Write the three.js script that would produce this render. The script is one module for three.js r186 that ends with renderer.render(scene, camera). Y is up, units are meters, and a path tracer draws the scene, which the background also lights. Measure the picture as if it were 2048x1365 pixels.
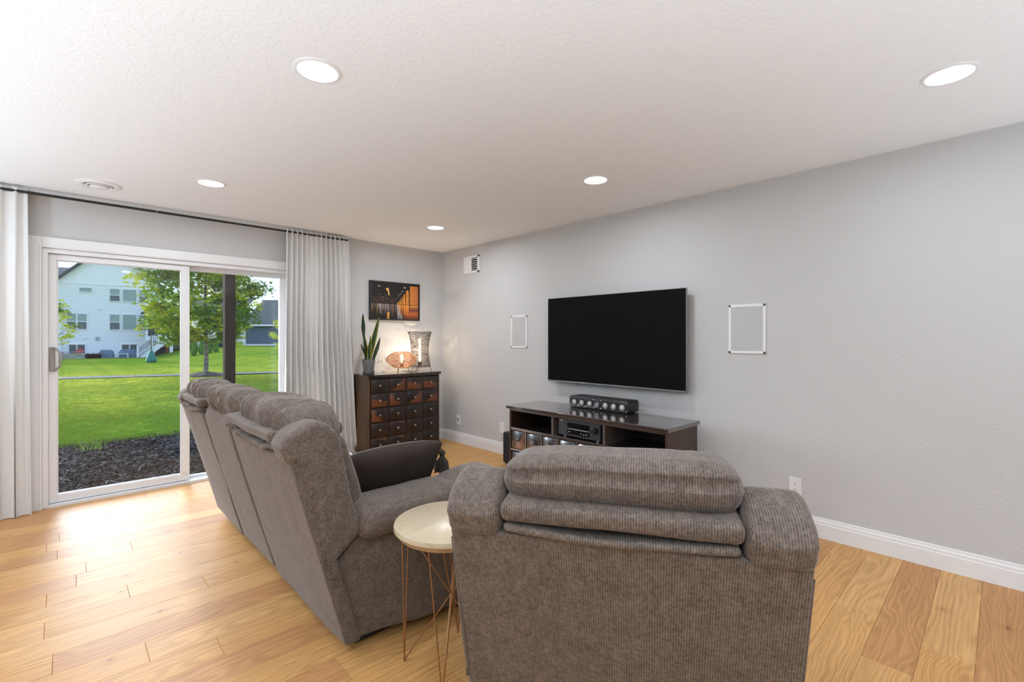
import * as THREE from 'three';
import { mergeGeometries, mergeVertices, toCreasedNormals } from 'three/addons/utils/BufferGeometryUtils.js';
import { RoundedBoxGeometry } from 'three/addons/geometries/RoundedBoxGeometry.js';
import { RectAreaLightUniformsLib } from 'three/addons/lights/RectAreaLightUniformsLib.js';

/* ---------- camera, sky, sun, exposure ---------- */
const scene = new THREE.Scene();
const W = 2048, H = 1365;
const camera = new THREE.PerspectiveCamera(72.05, W / H, 0.05, 400);
camera.position.set(-3.605, 1.312, 5.082);
camera.rotation.set(0, -43.73 * Math.PI / 180, 0);
camera.setViewOffset(W, H, 0, 5.2, W, H);
const renderer = new THREE.WebGLRenderer({ antialias: true });
renderer.toneMapping = THREE.LinearToneMapping;
renderer.toneMappingExposure = 1.0;
renderer.shadowMap.enabled = true;
RectAreaLightUniformsLib.init();

// clear summer sky: pale at the horizon, deeper blue overhead
{
  const w = 64, h = 256, data = new Float32Array(w * h * 4);
  for (let j = 0; j < h; j++) {
    const up = Math.sin(((j + 0.5) / h - 0.5) * Math.PI), t = Math.pow(Math.max(0, up), 0.42);
    const c = up >= 0 ? [0.86 - 0.62 * t, 0.95 - 0.46 * t, 1.06 - 0.10 * t] : [0.30, 0.36, 0.20];
    for (let i = 0; i < w; i++) data.set([...c, 1], (j * w + i) * 4);
  }
  const sky = new THREE.DataTexture(data, w, h, THREE.RGBAFormat, THREE.FloatType);
  sky.mapping = THREE.EquirectangularReflectionMapping;
  sky.magFilter = sky.minFilter = THREE.LinearFilter;
  sky.needsUpdate = true;
  scene.background = sky;
  scene.environment = sky;
  scene.backgroundIntensity = 1.6; scene.environmentIntensity = 1.6;
}
// high hazy sun behind thin cloud, beyond the lawn: a wide soft disc
const sun = new THREE.DirectionalLight(new THREE.Color(0.93, 0.985, 1.06), 8.5);
sun.shadow.radius = 95;
sun.position.set(-13, 19, -14 - 38);
sun.target.position.set(0, 0, -14);
Object.assign(sun.shadow.camera, { left: -45, right: 45, top: 60, bottom: -60, near: 1, far: 160 });
sun.shadow.mapSize.set(2048, 2048);
scene.add(sun, sun.target);
const LAMP_I = 240, LAMP_C = new THREE.Color(0.92, 0.99, 1.09), FILL_I = 26, FILL_C = new THREE.Color(0.81, 0.98, 1.17);

/* ---------- helpers ---------- */
let seed = 7;
const R = () => { seed = (seed + 0x6d2b79f5) | 0; let t = Math.imul(seed ^ (seed >>> 15), 1 | seed); t = (t + Math.imul(t ^ (t >>> 7), 61 | t)) ^ t; return ((t ^ (t >>> 14)) >>> 0) / 4294967296; };
const rr = (a, b) => a + (b - a) * R();
const lerp = (a, b, t) => a + (b - a) * t, clamp = (x, a = 0, b = 1) => Math.min(b, Math.max(a, x));
const sm = (a, b, x) => { const t = clamp((x - a) / (b - a)); return t * t * (3 - 2 * t); };
const hash = (x, y, s) => { let n = Math.imul(x | 0, 374761393) ^ Math.imul(y | 0, 668265263) ^ Math.imul(s | 0, 2147483647 - 58); n = Math.imul(n ^ (n >>> 13), 1274126177); return ((n ^ (n >>> 16)) >>> 0) / 4294967296; };
function vn(x, y, s = 0, px = 1e6, py = 1e6) { // periodic value noise, 0..1
  const xi = Math.floor(x), yi = Math.floor(y), fx = x - xi, fy = y - yi, u = fx * fx * (3 - 2 * fx), v = fy * fy * (3 - 2 * fy);
  const m = (a, p) => ((a % p) + p) % p, x0 = m(xi, px), x1 = m(xi + 1, px), y0 = m(yi, py), y1 = m(yi + 1, py);
  return lerp(lerp(hash(x0, y0, s), hash(x1, y0, s), u), lerp(hash(x0, y1, s), hash(x1, y1, s), u), v);
}
const fbm = (x, y, s, o = 4, px = 1e6, py = 1e6) => { let a = 0.5, t = 0, n = 0; for (let i = 0; i < o; i++) { t += a * vn(x, y, s + i * 17, px, py); n += a; a *= 0.5; x *= 2; y *= 2; px *= 2; py *= 2; } return t / n; };
function tex(w, h, f, srgb = true) {
  const d = new Uint8Array(w * h * 4);
  for (let j = 0; j < h; j++) for (let i = 0; i < w; i++) {
    const c = f((i + 0.5) / w, (j + 0.5) / h), o = (j * w + i) * 4;
    if (typeof c === 'number') d[o] = d[o + 1] = d[o + 2] = clamp(c) * 255;
    else { d[o] = clamp(c[0]) * 255; d[o + 1] = clamp(c[1]) * 255; d[o + 2] = clamp(c[2]) * 255; }
    d[o + 3] = 255;
  }
  const t = new THREE.DataTexture(d, w, h, THREE.RGBAFormat);
  t.wrapS = t.wrapT = THREE.RepeatWrapping; t.magFilter = THREE.LinearFilter; t.minFilter = THREE.LinearMipmapLinearFilter; t.generateMipmaps = true;
  if (srgb) t.colorSpace = THREE.SRGBColorSpace;
  t.needsUpdate = true;
  return t;
}
const scaled = (t, sx, sy) => { const c = t.clone(); c.repeat.set(sx, sy); c.needsUpdate = true; return c; };
const M = (color, roughness = 0.6, more = {}) => {
  const c = Array.isArray(color) ? new THREE.Color().setRGB(...color) : new THREE.Color(color);
  return new THREE.MeshPhysicalMaterial({ color: c, roughness, ...more });
};
const used = {};
const numbered = (n) => { const k = used[n] = (used[n] ?? -1) + 1; return k ? n + '_' + String(k).padStart(3, '0') : n; };
function thing(name, label, category, pos = [0, 0, 0], ry = 0, group) {
  const g = new THREE.Group(); g.name = numbered(name); g.position.set(...pos); g.rotation.y = ry;
  g.userData = { label, category }; if (group) g.userData.group = group;
  scene.add(g); return g;
}
function struct(name, pos = [0, 0, 0], ry = 0, label) {
  const g = new THREE.Group(); g.name = name; g.position.set(...pos); g.rotation.y = ry; g.userData = { kind: 'structure' }; if (label) g.userData.label = label; scene.add(g); return g;
}
function part(parent, name, geo, mat, label, kind) {
  if (Array.isArray(geo)) geo = merge(geo);
  const m = new THREE.Mesh(geo, mat); m.name = name;
  if (label) m.userData.label = label; if (kind) m.userData.kind = kind;
  parent.add(m); return m;
}
function merge(list) {
  const l = list.map((g) => { const n = g.index ? g.toNonIndexed() : g; for (const k of Object.keys(n.attributes)) if (!['position', 'normal', 'uv'].includes(k)) n.deleteAttribute(k); if (!n.attributes.uv) n.setAttribute('uv', new THREE.BufferAttribute(new Float32Array(n.attributes.position.count * 2), 2)); return n; });
  return mergeGeometries(l);
}
function buv(g, swap = false) { // uv in metres from the dominant axis of each face
  g = g.index ? g.toNonIndexed() : g;
  const p = g.attributes.position, uv = new Float32Array(p.count * 2), a = new THREE.Vector3(), b = new THREE.Vector3(), c = new THREE.Vector3();
  for (let i = 0; i < p.count; i += 3) {
    a.fromBufferAttribute(p, i); b.fromBufferAttribute(p, i + 1); c.fromBufferAttribute(p, i + 2);
    const n = b.clone().sub(a).cross(c.clone().sub(a)), x = Math.abs(n.x), y = Math.abs(n.y), z = Math.abs(n.z);
    [a, b, c].forEach((q, k) => {
      let u, v;
      if (x >= y && x >= z) { u = q.z; v = q.y; } else if (y >= z) { u = q.z; v = q.x; } else { u = q.x; v = q.y; }
      if (swap) [u, v] = [v, u];
      uv[(i + k) * 2] = u; uv[(i + k) * 2 + 1] = v;
    });
  }
  g.setAttribute('uv', new THREE.BufferAttribute(uv, 2));
  return g;
}
const bx = (x0, x1, y0, y1, z0, z1, r = 0) => { // box between corners, optionally rounded
  const w = Math.abs(x1 - x0), h = Math.abs(y1 - y0), d = Math.abs(z1 - z0);
  const g = r ? new RoundedBoxGeometry(w, h, d, 2, Math.min(r, w / 2.01, h / 2.01, d / 2.01)) : new THREE.BoxGeometry(w, h, d);
  return buv(g.translate((x0 + x1) / 2, (y0 + y1) / 2, (z0 + z1) / 2));
};
function soft(w, h, d, r, n, f) { // rounded box with a fine grid, bent by f(x, y, z) -> [x, y, z]
  const size = [w, h, d], lists = size.map((s, k) => {
    const hs = s / 2, q = Math.min(r, hs * 0.98), l = [0, 0.12, 0.3, 0.6, 1].map((t) => -hs + q * t), inner = [];
    for (let i = 1; i < n[k]; i++) inner.push(lerp(-hs + q, hs - q, i / n[k]));
    return [...l, ...inner, ...l.map((v) => -v).reverse()];
  });
  let g = new THREE.BoxGeometry(1, 1, 1, lists[0].length - 1, lists[1].length - 1, lists[2].length - 1);
  g.deleteAttribute('uv'); g.deleteAttribute('normal'); g = mergeVertices(g, 1e-5);
  const p = g.attributes.position, v = new THREE.Vector3(), inn = new THREE.Vector3();
  for (let i = 0; i < p.count; i++) {
    v.fromBufferAttribute(p, i);
    const c = [v.x, v.y, v.z].map((t, k) => lists[k][Math.round((t + 0.5) * (lists[k].length - 1))]);
    inn.set(...c.map((t, k) => { const q = Math.max(0, size[k] / 2 - r); return clamp(t, -q, q); }));
    v.set(...c).sub(inn); if (v.length() > 1e-9) v.setLength(Math.min(r, Math.max(...v.toArray().map(Math.abs)))); v.add(inn);
    const o = f ? f(v.x, v.y, v.z) : [v.x, v.y, v.z];
    p.setXYZ(i, ...o);
  }
  g.computeVertexNormals();
  return buv(g);
}
const cyl = (r0, r1, h, seg = 24, open = false) => new THREE.CylinderGeometry(r0, r1, h, seg, 1, open);
const tube = (pts, r, seg = 32, rad = 6, closed = false) => new THREE.TubeGeometry(new THREE.CatmullRomCurve3(pts.map((p) => new THREE.Vector3(...p)), closed, 'catmullrom', 0.3), seg, r, rad, closed);
function rod(a, b, r, seg = 8) { // straight round bar
  const A = new THREE.Vector3(...a), B = new THREE.Vector3(...b), d = B.clone().sub(A), g = cyl(r, r, d.length(), seg);
  g.applyQuaternion(new THREE.Quaternion().setFromUnitVectors(new THREE.Vector3(0, 1, 0), d.normalize())).translate((a[0] + b[0]) / 2, (a[1] + b[1]) / 2, (a[2] + b[2]) / 2);
  return g;
}
const lathe = (pts, seg = 40) => new THREE.LatheGeometry(pts.map((p) => new THREE.Vector2(...p)), seg);
function extr(pts, depth, bevel = 0, seg = 3) { // polygon in x, y pushed along z, centred on z
  const s = new THREE.Shape(pts.map((p) => new THREE.Vector2(...p)));
  const g = new THREE.ExtrudeGeometry(s, { depth: depth - 2 * bevel, bevelEnabled: bevel > 0, bevelSize: bevel, bevelThickness: bevel, bevelOffset: -bevel, bevelSegments: seg, curveSegments: 12 });
  return g.translate(0, 0, -(depth - 2 * bevel) / 2);
}
const spline = (pts, n = 60, closed = true) => new THREE.CatmullRomCurve3(pts.map((p) => new THREE.Vector3(p[0], p[1], 0)), closed, 'catmullrom', 0.4).getPoints(n).slice(0, closed ? -1 : undefined).map((p) => [p.x, p.y]);
function sheet(nu, nv, f, thick) { // cloth: two faces and its rim
  const front = [], nrm = [], v = new THREE.Vector3();
  const P = (i, j) => f(i / nu, j / nv);
  const g0 = new THREE.PlaneGeometry(1, 1, nu, nv), p = g0.attributes.position;
  for (let j = 0; j <= nv; j++) for (let i = 0; i <= nu; i++) { const q = P(i, j); p.setXYZ(j * (nu + 1) + i, ...q); }
  g0.computeVertexNormals();
  const g1 = g0.clone(), p1 = g1.attributes.position, n1 = g1.attributes.normal;
  for (let i = 0; i < p1.count; i++) { v.fromBufferAttribute(n1, i); p1.setXYZ(i, p1.getX(i) - v.x * thick, p1.getY(i) - v.y * thick, p1.getZ(i) - v.z * thick); n1.setXYZ(i, -v.x, -v.y, -v.z); }
  const ix = g1.index.array; for (let i = 0; i < ix.length; i += 3) { const t = ix[i]; ix[i] = ix[i + 1]; ix[i + 1] = t; }
  const rim = [], add = (a, b) => { const A = [p.getX(a), p.getY(a), p.getZ(a)], B = [p.getX(b), p.getY(b), p.getZ(b)], C = [p1.getX(a), p1.getY(a), p1.getZ(a)], D = [p1.getX(b), p1.getY(b), p1.getZ(b)]; rim.push(...A, ...C, ...B, ...B, ...C, ...D); };
  for (let j = 0; j < nv; j++) { add(j * (nu + 1), (j + 1) * (nu + 1)); add((j + 1) * (nu + 1) + nu, j * (nu + 1) + nu); }
  for (let i = 0; i < nu; i++) { add(i + 1, i); add(nv * (nu + 1) + i, nv * (nu + 1) + i + 1); }
  const g2 = new THREE.BufferGeometry(); g2.setAttribute('position', new THREE.Float32BufferAttribute(rim, 3)); g2.computeVertexNormals();
  return buv(merge([g0, g1, g2]));
}
const D2R = Math.PI / 180;

/* ---------- materials ---------- */
const wallBump = tex(512, 512, (u, v) => fbm(u * 60, v * 60, 3, 3, 60, 60), false);
const ceilBump = tex(1024, 1024, (u, v) => { const a = fbm(u * 90, v * 90, 5, 2, 90, 90), b = fbm(u * 40, v * 40, 9, 2, 40, 40); return sm(0.45, 0.62, a) * 0.6 + b * 0.4; }, false);
const mWall = M([0.60, 0.597, 0.59], 0.85, { bumpMap: scaled(wallBump, 2, 2), bumpScale: 0.0012 });
const mCeil = M([0.885, 0.89, 0.89], 0.9, { bumpMap: scaled(ceilBump, 1.0, 1.0), bumpScale: 0.0009 });
const mTrim = M([0.84, 0.84, 0.835], 0.38);
const mVinyl = M([0.80, 0.80, 0.805], 0.35);
const mGlass = new THREE.MeshPhysicalMaterial({ color: 0xffffff, roughness: 0.02, transmission: 1, thickness: 0, ior: 1.45, specularIntensity: 0.6 });
const mBlack = M([0.012, 0.012, 0.012], 0.4), mDark = M([0.02, 0.02, 0.021], 0.55);
const mChrome = M([0.7, 0.69, 0.67], 0.22, { metalness: 1 });
const woodTex = (() => { // light oak: four lanes of different grain, 2.6 m long
  const lanes = 4;
  return tex(2048, 640, (u, v) => {
    const L = Math.floor(v * lanes), w = (v * lanes) % 1, s = 40 + L * 13;
    const warp = fbm(u * 5, w * 1.5, s, 3, 5, 1e6), cat = Math.abs(w - 0.5 + (warp - 0.5) * 0.9) * (5 + 3 * hash(L, 1, 2)) + (fbm(u * 3, w * 2, s + 5, 2, 3) - 0.5) * 3;
    const ring = 0.5 + 0.5 * Math.sin(cat * 6.28 * (L % 2 ? 1.6 : 0.7)), fine = fbm(u * 22, w * 46, s + 9, 3, 22), pore = vn(u * 160, w * 130, s + 11, 160) > 0.93 ? 1 : 0, streak = fbm(u * 6, w * 18, s + 21, 3, 6);
    let k = 0.91 + (ring - 0.5) * 0.07 + (fine - 0.5) * 0.11 + (streak - 0.5) * 0.11 - pore * 0.06 * (0.4 + ring);
    const kn = [[0.17, 0.4], [0.63, 0.7], [0.44, 0.25], [0.86, 0.55]][L], dk = Math.hypot((u - kn[0]) * 2.6, (w - kn[1]) * 0.163);
    k -= 0.25 * Math.exp(-dk * dk / 0.00004) + 0.06 * Math.exp(-dk * dk / 0.0009);
    return [k, k * (0.985 - (1 - k) * 0.22), k * (0.97 - (1 - k) * 0.5)];
  });
})();
const tints = [[0.76, 0.445, 0.17], [0.79, 0.475, 0.195], [0.73, 0.42, 0.155], [0.77, 0.455, 0.18], [0.65, 0.35, 0.14], [0.75, 0.43, 0.16]];
const mPlanks = tints.map((t) => M(t, 0.46, { map: woodTex, bumpMap: woodTex, bumpScale: 0.0002, specularIntensity: 0.7 }));
const darkWood = tex(512, 512, (u, v) => { const k = 0.75 + (fbm(u * 40, v * 4, 71, 3, 40, 4) - 0.5) * 0.7; return [k, k * 0.96, k * 0.93]; });
const mEspresso = M([0.05, 0.028, 0.02], 0.32, { map: scaled(darkWood, 3, 1.2), clearcoat: 0.4, clearcoatRoughness: 0.2 });
const mEspressoSide = M([0.085, 0.047, 0.028], 0.38, { map: scaled(darkWood, 3, 1.2) });
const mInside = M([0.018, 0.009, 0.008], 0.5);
const fabricC = tex(1024, 1024, (u, v) => { // chenille ribs 7.5 mm apart over 0.36 m
  const rib = Math.pow(0.5 - 0.5 * Math.cos(u * 58 * 6.2832), 0.9), slub = fbm(u * 58, v * 60, 81, 2, 58, 60), mott = fbm(u * 12, v * 10, 85, 3, 12, 10), fine = vn(u * 300, v * 220, 88, 300, 220);
  const k = 0.53 + rib * 0.16 + (slub - 0.5) * 0.22 + (mott - 0.5) * 0.12 + (fine - 0.5) * 0.12;
  return [k, k * 0.975, k * 0.945];
});
const fabricB = tex(1024, 1024, (u, v) => Math.pow(0.5 - 0.5 * Math.cos(u * 58 * 6.2832), 0.7) * 0.75 + vn(u * 116, v * 120, 91, 116, 120) * 0.25, false);
const fs = 1 / 0.36;
const mFabric = M([0.43, 0.36, 0.31], 0.95, { map: scaled(fabricC, fs, fs), bumpMap: scaled(fabricB, fs, fs), bumpScale: 0.0009, sheen: 1, sheenColor: new THREE.Color(0.62, 0.58, 0.56), sheenRoughness: 0.6 });
const linenB = tex(512, 512, (u, v) => vn(u * 128, v * 20, 95, 128, 20) * 0.5 + vn(u * 20, v * 128, 96, 20, 128) * 0.5, false);
const mCurtain = M([0.78, 0.775, 0.755], 0.95, { bumpMap: scaled(linenB, 6, 6), bumpScale: 0.0006, sheen: 0.2, sheenColor: new THREE.Color(0.5, 0.5, 0.5) });

/* ---------- room shell ---------- */
const RX = -6.6, RZ = 8.6, CH = 2.44, T = 0.15;
const OX0 = -3.723, OX1 = -1.895, OH = 2.01; // door opening
{
  const g = struct('wall_right'); part(g, 'wall_surface', bx(0, T, 0, CH, -T, RZ + T), mWall);
  const f = struct('wall_far');
  part(f, 'wall_surface', [bx(RX, OX0, 0, CH, -T, 0), bx(OX1, 0, 0, CH, -T, 0), bx(OX0, OX1, OH, CH, -T, 0)], mWall);
  const l = struct('wall_left'); part(l, 'wall_surface', bx(RX - T, RX, 0, CH, -T, RZ + T), mWall);
  const n = struct('wall_near'); part(n, 'wall_surface', bx(RX, 0, 0, CH, RZ, RZ + T), mWall);
}
const LAMPS = [[-2.83, 3.088], [-0.87, 4.925], [-2.83, 1.115], [-0.87, 3.082], [-0.873, 1.105], [-2.83, 5.06], [-4.79, 1.11], [-4.79, 3.09], [-4.79, 5.06], [-4.79, 7.03]];
const VENT = [-3.415, 0.512];
{
  const s = new THREE.Shape([[RX - T, -T], [T, -T], [T, RZ + T], [RX - T, RZ + T]].map((p) => new THREE.Vector2(p[0], -p[1])));
  for (const [x, z] of LAMPS) { const h = new THREE.Path(); h.absarc(x, -z, 0.079, 0, Math.PI * 2); s.holes.push(h); }
  const h = new THREE.Path(); h.absarc(VENT[0], -VENT[1], 0.085, 0, Math.PI * 2); s.holes.push(h);
  const g = new THREE.ExtrudeGeometry(s, { depth: 0.16, bevelEnabled: false, curveSegments: 28 }).rotateX(-Math.PI / 2).translate(0, CH, 0);
  const c = struct('ceiling'); part(c, 'ceiling_surface', buv(g), mCeil);
  part(c, 'roof_deck', bx(RX - T, T, CH + 0.16, CH + 0.3, -T, RZ + T), mCeil);
}
// floor boards, each one a piece of its own
{
  const floor = struct('floor');
  part(floor, 'subfloor', bx(RX, 0, -0.05, -0.0125, -0.15, RZ), M([0.05, 0.035, 0.02], 0.9));
  const board = (x0, x1, z0, z1, lane, off) => {
    const c = 0.0014, y0 = -0.0125, q = [];
    const T0 = [[x0 + c, 0, z0 + c], [x1 - c, 0, z0 + c], [x1 - c, 0, z1 - c], [x0 + c, 0, z1 - c]], T1 = [[x0 + 0.0003, -c, z0 + 0.0003], [x1 - 0.0003, -c, z0 + 0.0003], [x1 - 0.0003, -c, z1 - 0.0003], [x0 + 0.0003, -c, z1 - 0.0003]], T2 = T1.map((p) => [p[0], y0, p[2]]);
    const quad = (a, b, d, e) => q.push(a, b, d, a, d, e);
    quad(T0[3], T0[2], T0[1], T0[0]);
    for (let i = 0; i < 4; i++) { const k = (i + 1) % 4; quad(T0[i], T0[k], T1[k], T1[i]); quad(T1[i], T1[k], T2[k], T2[i]); }
    const g = new THREE.BufferGeometry(); g.setAttribute('position', new THREE.Float32BufferAttribute(q.flat(), 3));
    const uv = []; for (const p of q) uv.push((p[0] - x0) / 2.6 + off, (lane + 0.02 + 0.96 * (p[2] - z0) / (z1 - z0)) / 4);
    g.setAttribute('uv', new THREE.Float32BufferAttribute(uv, 2)); g.computeVertexNormals(); return g;
  };
  const known = { '-1': [-1.9], 0: [-0.96], 1: [-1.22], 2: [-0.84], 24: [-3.68], 21: [-3.51], 19: [-3.665], 18: [-3.36], 17: [-3.05, -3.666], 15: [-3.636], 14: [-3.35], 13: [-3.12] };
  const tone = { '-1': [4], 0: [1, 5], 1: [4, 3], 2: [1, 0], 3: [5, 0] }, laneOf = { 2: [0], 1: [1], 0: [2], '-1': [3] };
  const P = 0.1655;
  for (let r = -22; r <= 30; r++) {
    let z1 = 5.007 - P * r, z0 = z1 - P; z0 = Math.max(z0, 0); z1 = Math.min(z1, RZ);
    if (z1 - z0 < 0.01) continue;
    const js = [0];
    if (known[r]) js.push(...known[r]);
    while (js[js.length - 1] > RX) js.push(Math.max(RX, js[js.length - 1] - (js.length === 1 ? rr(0.5, 1.9) : rr(0.9, 2.1))));
    if (known[r] && -known[r][0] > 2.2) js.splice(1, 0, -rr(0.8, -known[r][0] - 0.8));
    for (let i = 0; i + 1 < js.length; i++) {
      const t = tone[r]?.[i] ?? Math.floor(rr(0, 5.99)), lane = laneOf[r]?.[i] ?? Math.floor(rr(0, 4));
      part(floor, 'plank', board(js[i + 1], js[i], z0, z1, lane, R()), mPlanks[t]);
    }
  }
}
// baseboards, door casing, ceiling strip
const basePts = [[0, 0], [0.014, 0], [0.0145, 0.09], [0.012, 0.096], [0.012, 0.108], [0.008, 0.118], [0.0065, 0.13], [0, 0.132]];
{
  const b1 = struct('baseboard_right'); part(b1, 'board', buv(extr(basePts.map(([d, y]) => [-d, y]), RZ).translate(0, 0, RZ / 2)), mTrim);
  const run = (x0, x1) => buv(extr(basePts.map(([d, y]) => [d, y]), x1 - x0).rotateY(-Math.PI / 2).translate((x0 + x1) / 2, 0, 0));
  const b2 = struct('baseboard_far'); part(b2, 'board', run(-1.815, 0), mTrim); part(b2, 'board', run(RX, -3.803), mTrim);
  const c = struct('trim_1');
  const side = (x0, x1) => [bx(x0, x1, 0, 2.092, 0, 0.016, 0.003)];
  part(c, 'side_casing', [...side(-3.803, -3.723), bx(-3.737, -3.727, 0, 2.02, 0.014, 0.021, 0.002)], mTrim);
  part(c, 'side_casing', [...side(-1.895, -1.815), bx(-1.891, -1.881, 0, 2.02, 0.014, 0.021, 0.002)], mTrim);
  part(c, 'head_casing', [bx(-3.723, -1.895, 2.01, 2.092, 0, 0.016, 0.003), bx(-3.737, -1.881, 2.014, 2.024, 0.014, 0.021, 0.002)], mTrim);
  const s = struct('trim_2'); part(s, 'ceiling_strip', [bx(-6.2, -1.55, CH - 0.026, CH, 0, 0.07, 0.003), bx(-6.2, -1.55, CH - 0.030, CH - 0.024, 0.062, 0.072, 0.002)], mTrim);
}
// sliding glass door
{
  const d = struct('door_1', [0, 0, 0], 0, 'white sliding glass patio door onto the lawn');
  part(d, 'door_frame', [bx(OX0, OX0 + 0.035, 0, OH, -0.15, -0.004, 0.003), bx(OX1 - 0.035, OX1, 0, OH, -0.15, -0.004, 0.003), bx(OX0 + 0.03, OX1 - 0.03, OH - 0.036, OH, -0.15, -0.004, 0.003), bx(OX0 + 0.03, OX1 - 0.03, OH - 0.06, OH - 0.03, -0.15, -0.085, 0.003)], mVinyl);
  part(d, 'sill', [bx(OX0 + 0.03, OX1 - 0.03, -0.02, 0.022, -0.16, -0.004, 0.003), bx(OX0 + 0.03, OX1 - 0.03, 0.02, 0.034, -0.088, -0.08, 0.002)], mVinyl);
  const sash = (x0, x1, y0, y1, z0, z1, st, bot, top) => [bx(x0, x0 + st, y0, y1, z0, z1, 0.004), bx(x1 - st - 0.01, x1, y0, y1, z0, z1, 0.004), bx(x0 + st - 0.002, x1 - st - 0.008, y0, y0 + bot, z0, z1, 0.004), bx(x0 + st - 0.002, x1 - st - 0.008, y1 - top, y1, z0, z1, 0.004)];
  const a = part(d, 'sliding_sash', sash(-3.688, -2.772, 0.026, 1.972, -0.078, -0.036, 0.048, 0.06, 0.046), mVinyl);
  part(a, 'pane', bx(-3.642, -2.828, 0.084, 1.928, -0.061, -0.053), mGlass);
  part(a, 'glazing_bead', [bx(-3.642, -3.632, 0.084, 1.928, -0.066, -0.048, 0.003), bx(-2.84, -2.828, 0.084, 1.928, -0.066, -0.048, 0.003), bx(-3.64, -2.83, 0.082, 0.092, -0.066, -0.048, 0.003), bx(-3.64, -2.83, 1.92, 1.93, -0.066, -0.048, 0.003)], mVinyl);
  part(a, 'door_handle', [bx(-3.682, -3.650, 1.055, 1.245, -0.040, -0.024, 0.006), tube([[-3.662, 1.235, -0.03], [-3.648, 1.235, -0.008], [-3.625, 1.205, 0.006], [-3.618, 1.15, 0.010], [-3.625, 1.095, 0.006], [-3.648, 1.065, -0.008], [-3.662, 1.065, -0.03]], 0.008, 40, 10)], M([0.30, 0.28, 0.26], 0.4));
  const b = part(d, 'fixed_sash', sash(-2.83, -1.925, 0.018, 1.965, -0.135, -0.093, 0.05, 0.028, 0.03), mVinyl);
  part(b, 'pane', bx(-2.782, -1.98, 0.044, 1.938, -0.118, -0.110), mGlass);
}
// recessed ceiling lights; those without their own label are unseen, added for brightness
const mLens = M([1, 1, 1], 0.5, { emissive: new THREE.Color(1, 0.97, 0.92), emissiveIntensity: 3.2 });
const lampLabel = ['round recessed ceiling light nearest the camera, above the sofa', 'round recessed ceiling light at the right, above the bare end of the wall', 'round recessed ceiling light near the round ceiling vent and curtain rod', 'round recessed ceiling light in front of the television', 'smallest round recessed ceiling light, near the corner and the wall grille'];
LAMPS.forEach(([x, z], i) => {
  const t = thing('recessed_light', lampLabel[i] ?? 'round recessed ceiling light added out of view for brightness', 'ceiling light', [x, CH, z], 0, i > 4 ? 'recessed ceiling lights added out of view' : 'recessed ceiling lights');
  part(t, 'trim_ring', lathe([[0.074, 0.002], [0.075, -0.004], [0.082, -0.006], [0.094, -0.004], [0.097, 0.0], [0.097, 0.001], [0.074, 0.002]], 48), mTrim);
  part(t, 'reflector', lathe([[0.0745, -0.002], [0.07, 0.01], [0.06, 0.045], [0.056, 0.05], [0.062, 0.052], [0.078, 0.0]], 48), mTrim);
  part(t, 'lens', lathe([[0, 0.046], [0.05, 0.0465], [0.058, 0.05], [0.058, 0.056], [0, 0.056]], 40), mLens);
  const a = new THREE.RectAreaLight(LAMP_C, LAMP_I * ([1, 0.75, 1.5, 1.1, 1.6, 0.8][i] ?? 1), 0.1, 0.1); a.position.set(0, -0.001, 0); a.rotation.x = -Math.PI / 2; t.add(a);
});
// round ceiling diffuser and square wall grille
{
  const t = thing('ceiling_vent', 'round white ceiling air vent with dark slots beside the curtain rod', 'vent', [VENT[0], CH, VENT[1]]);
  part(t, 'outer_ring', lathe([[0.082, 0.002], [0.084, -0.012], [0.10, -0.018], [0.126, -0.010], [0.130, -0.001], [0.13, 0.001], [0.082, 0.002]], 56), mTrim);
  part(t, 'middle_ring', lathe([[0.058, -0.004], [0.062, -0.018], [0.074, -0.022], [0.080, -0.016], [0.066, 0.0], [0.058, -0.004]], 56), mTrim);
  part(t, 'centre_cone', lathe([[0, -0.032], [0.03, -0.031], [0.05, -0.026], [0.056, -0.020], [0.04, 0.0], [0, 0.002]], 48), mTrim);
  part(t, 'duct', lathe([[0.084, 0.001], [0.084, 0.1], [0, 0.1], [0, 0.099], [0.083, 0.099], [0.083, 0.001]], 32), mDark);
  const v = thing('wall_grille', 'square white air return grille high on the wall near the corner', 'vent', [0, 2.213, 0.607]);
  part(v, 'cover_plate', [bx(-0.012, 0, -0.105, 0.105, -0.152, -0.002, 0.004), bx(-0.012, 0, 0.078, 0.105, -0.01, 0.152, 0.004), bx(-0.012, 0, -0.105, -0.078, -0.01, 0.152, 0.004), bx(-0.012, 0, -0.105, 0.105, 0.112, 0.152, 0.004), bx(-0.016, -0.008, -0.09, 0.09, -0.135, -0.02, 0.003)], mTrim);
  part(v, 'recess', bx(-0.003, 0.001, -0.08, 0.08, -0.006, 0.114), mDark);
  for (let i = 0; i < 6; i++) part(v, 'louver', new RoundedBoxGeometry(0.012, 0.004, 0.118, 1, 0.001).rotateZ(0.7).translate(-0.007, -0.065 + i * 0.026, 0.053), mTrim);
}
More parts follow.
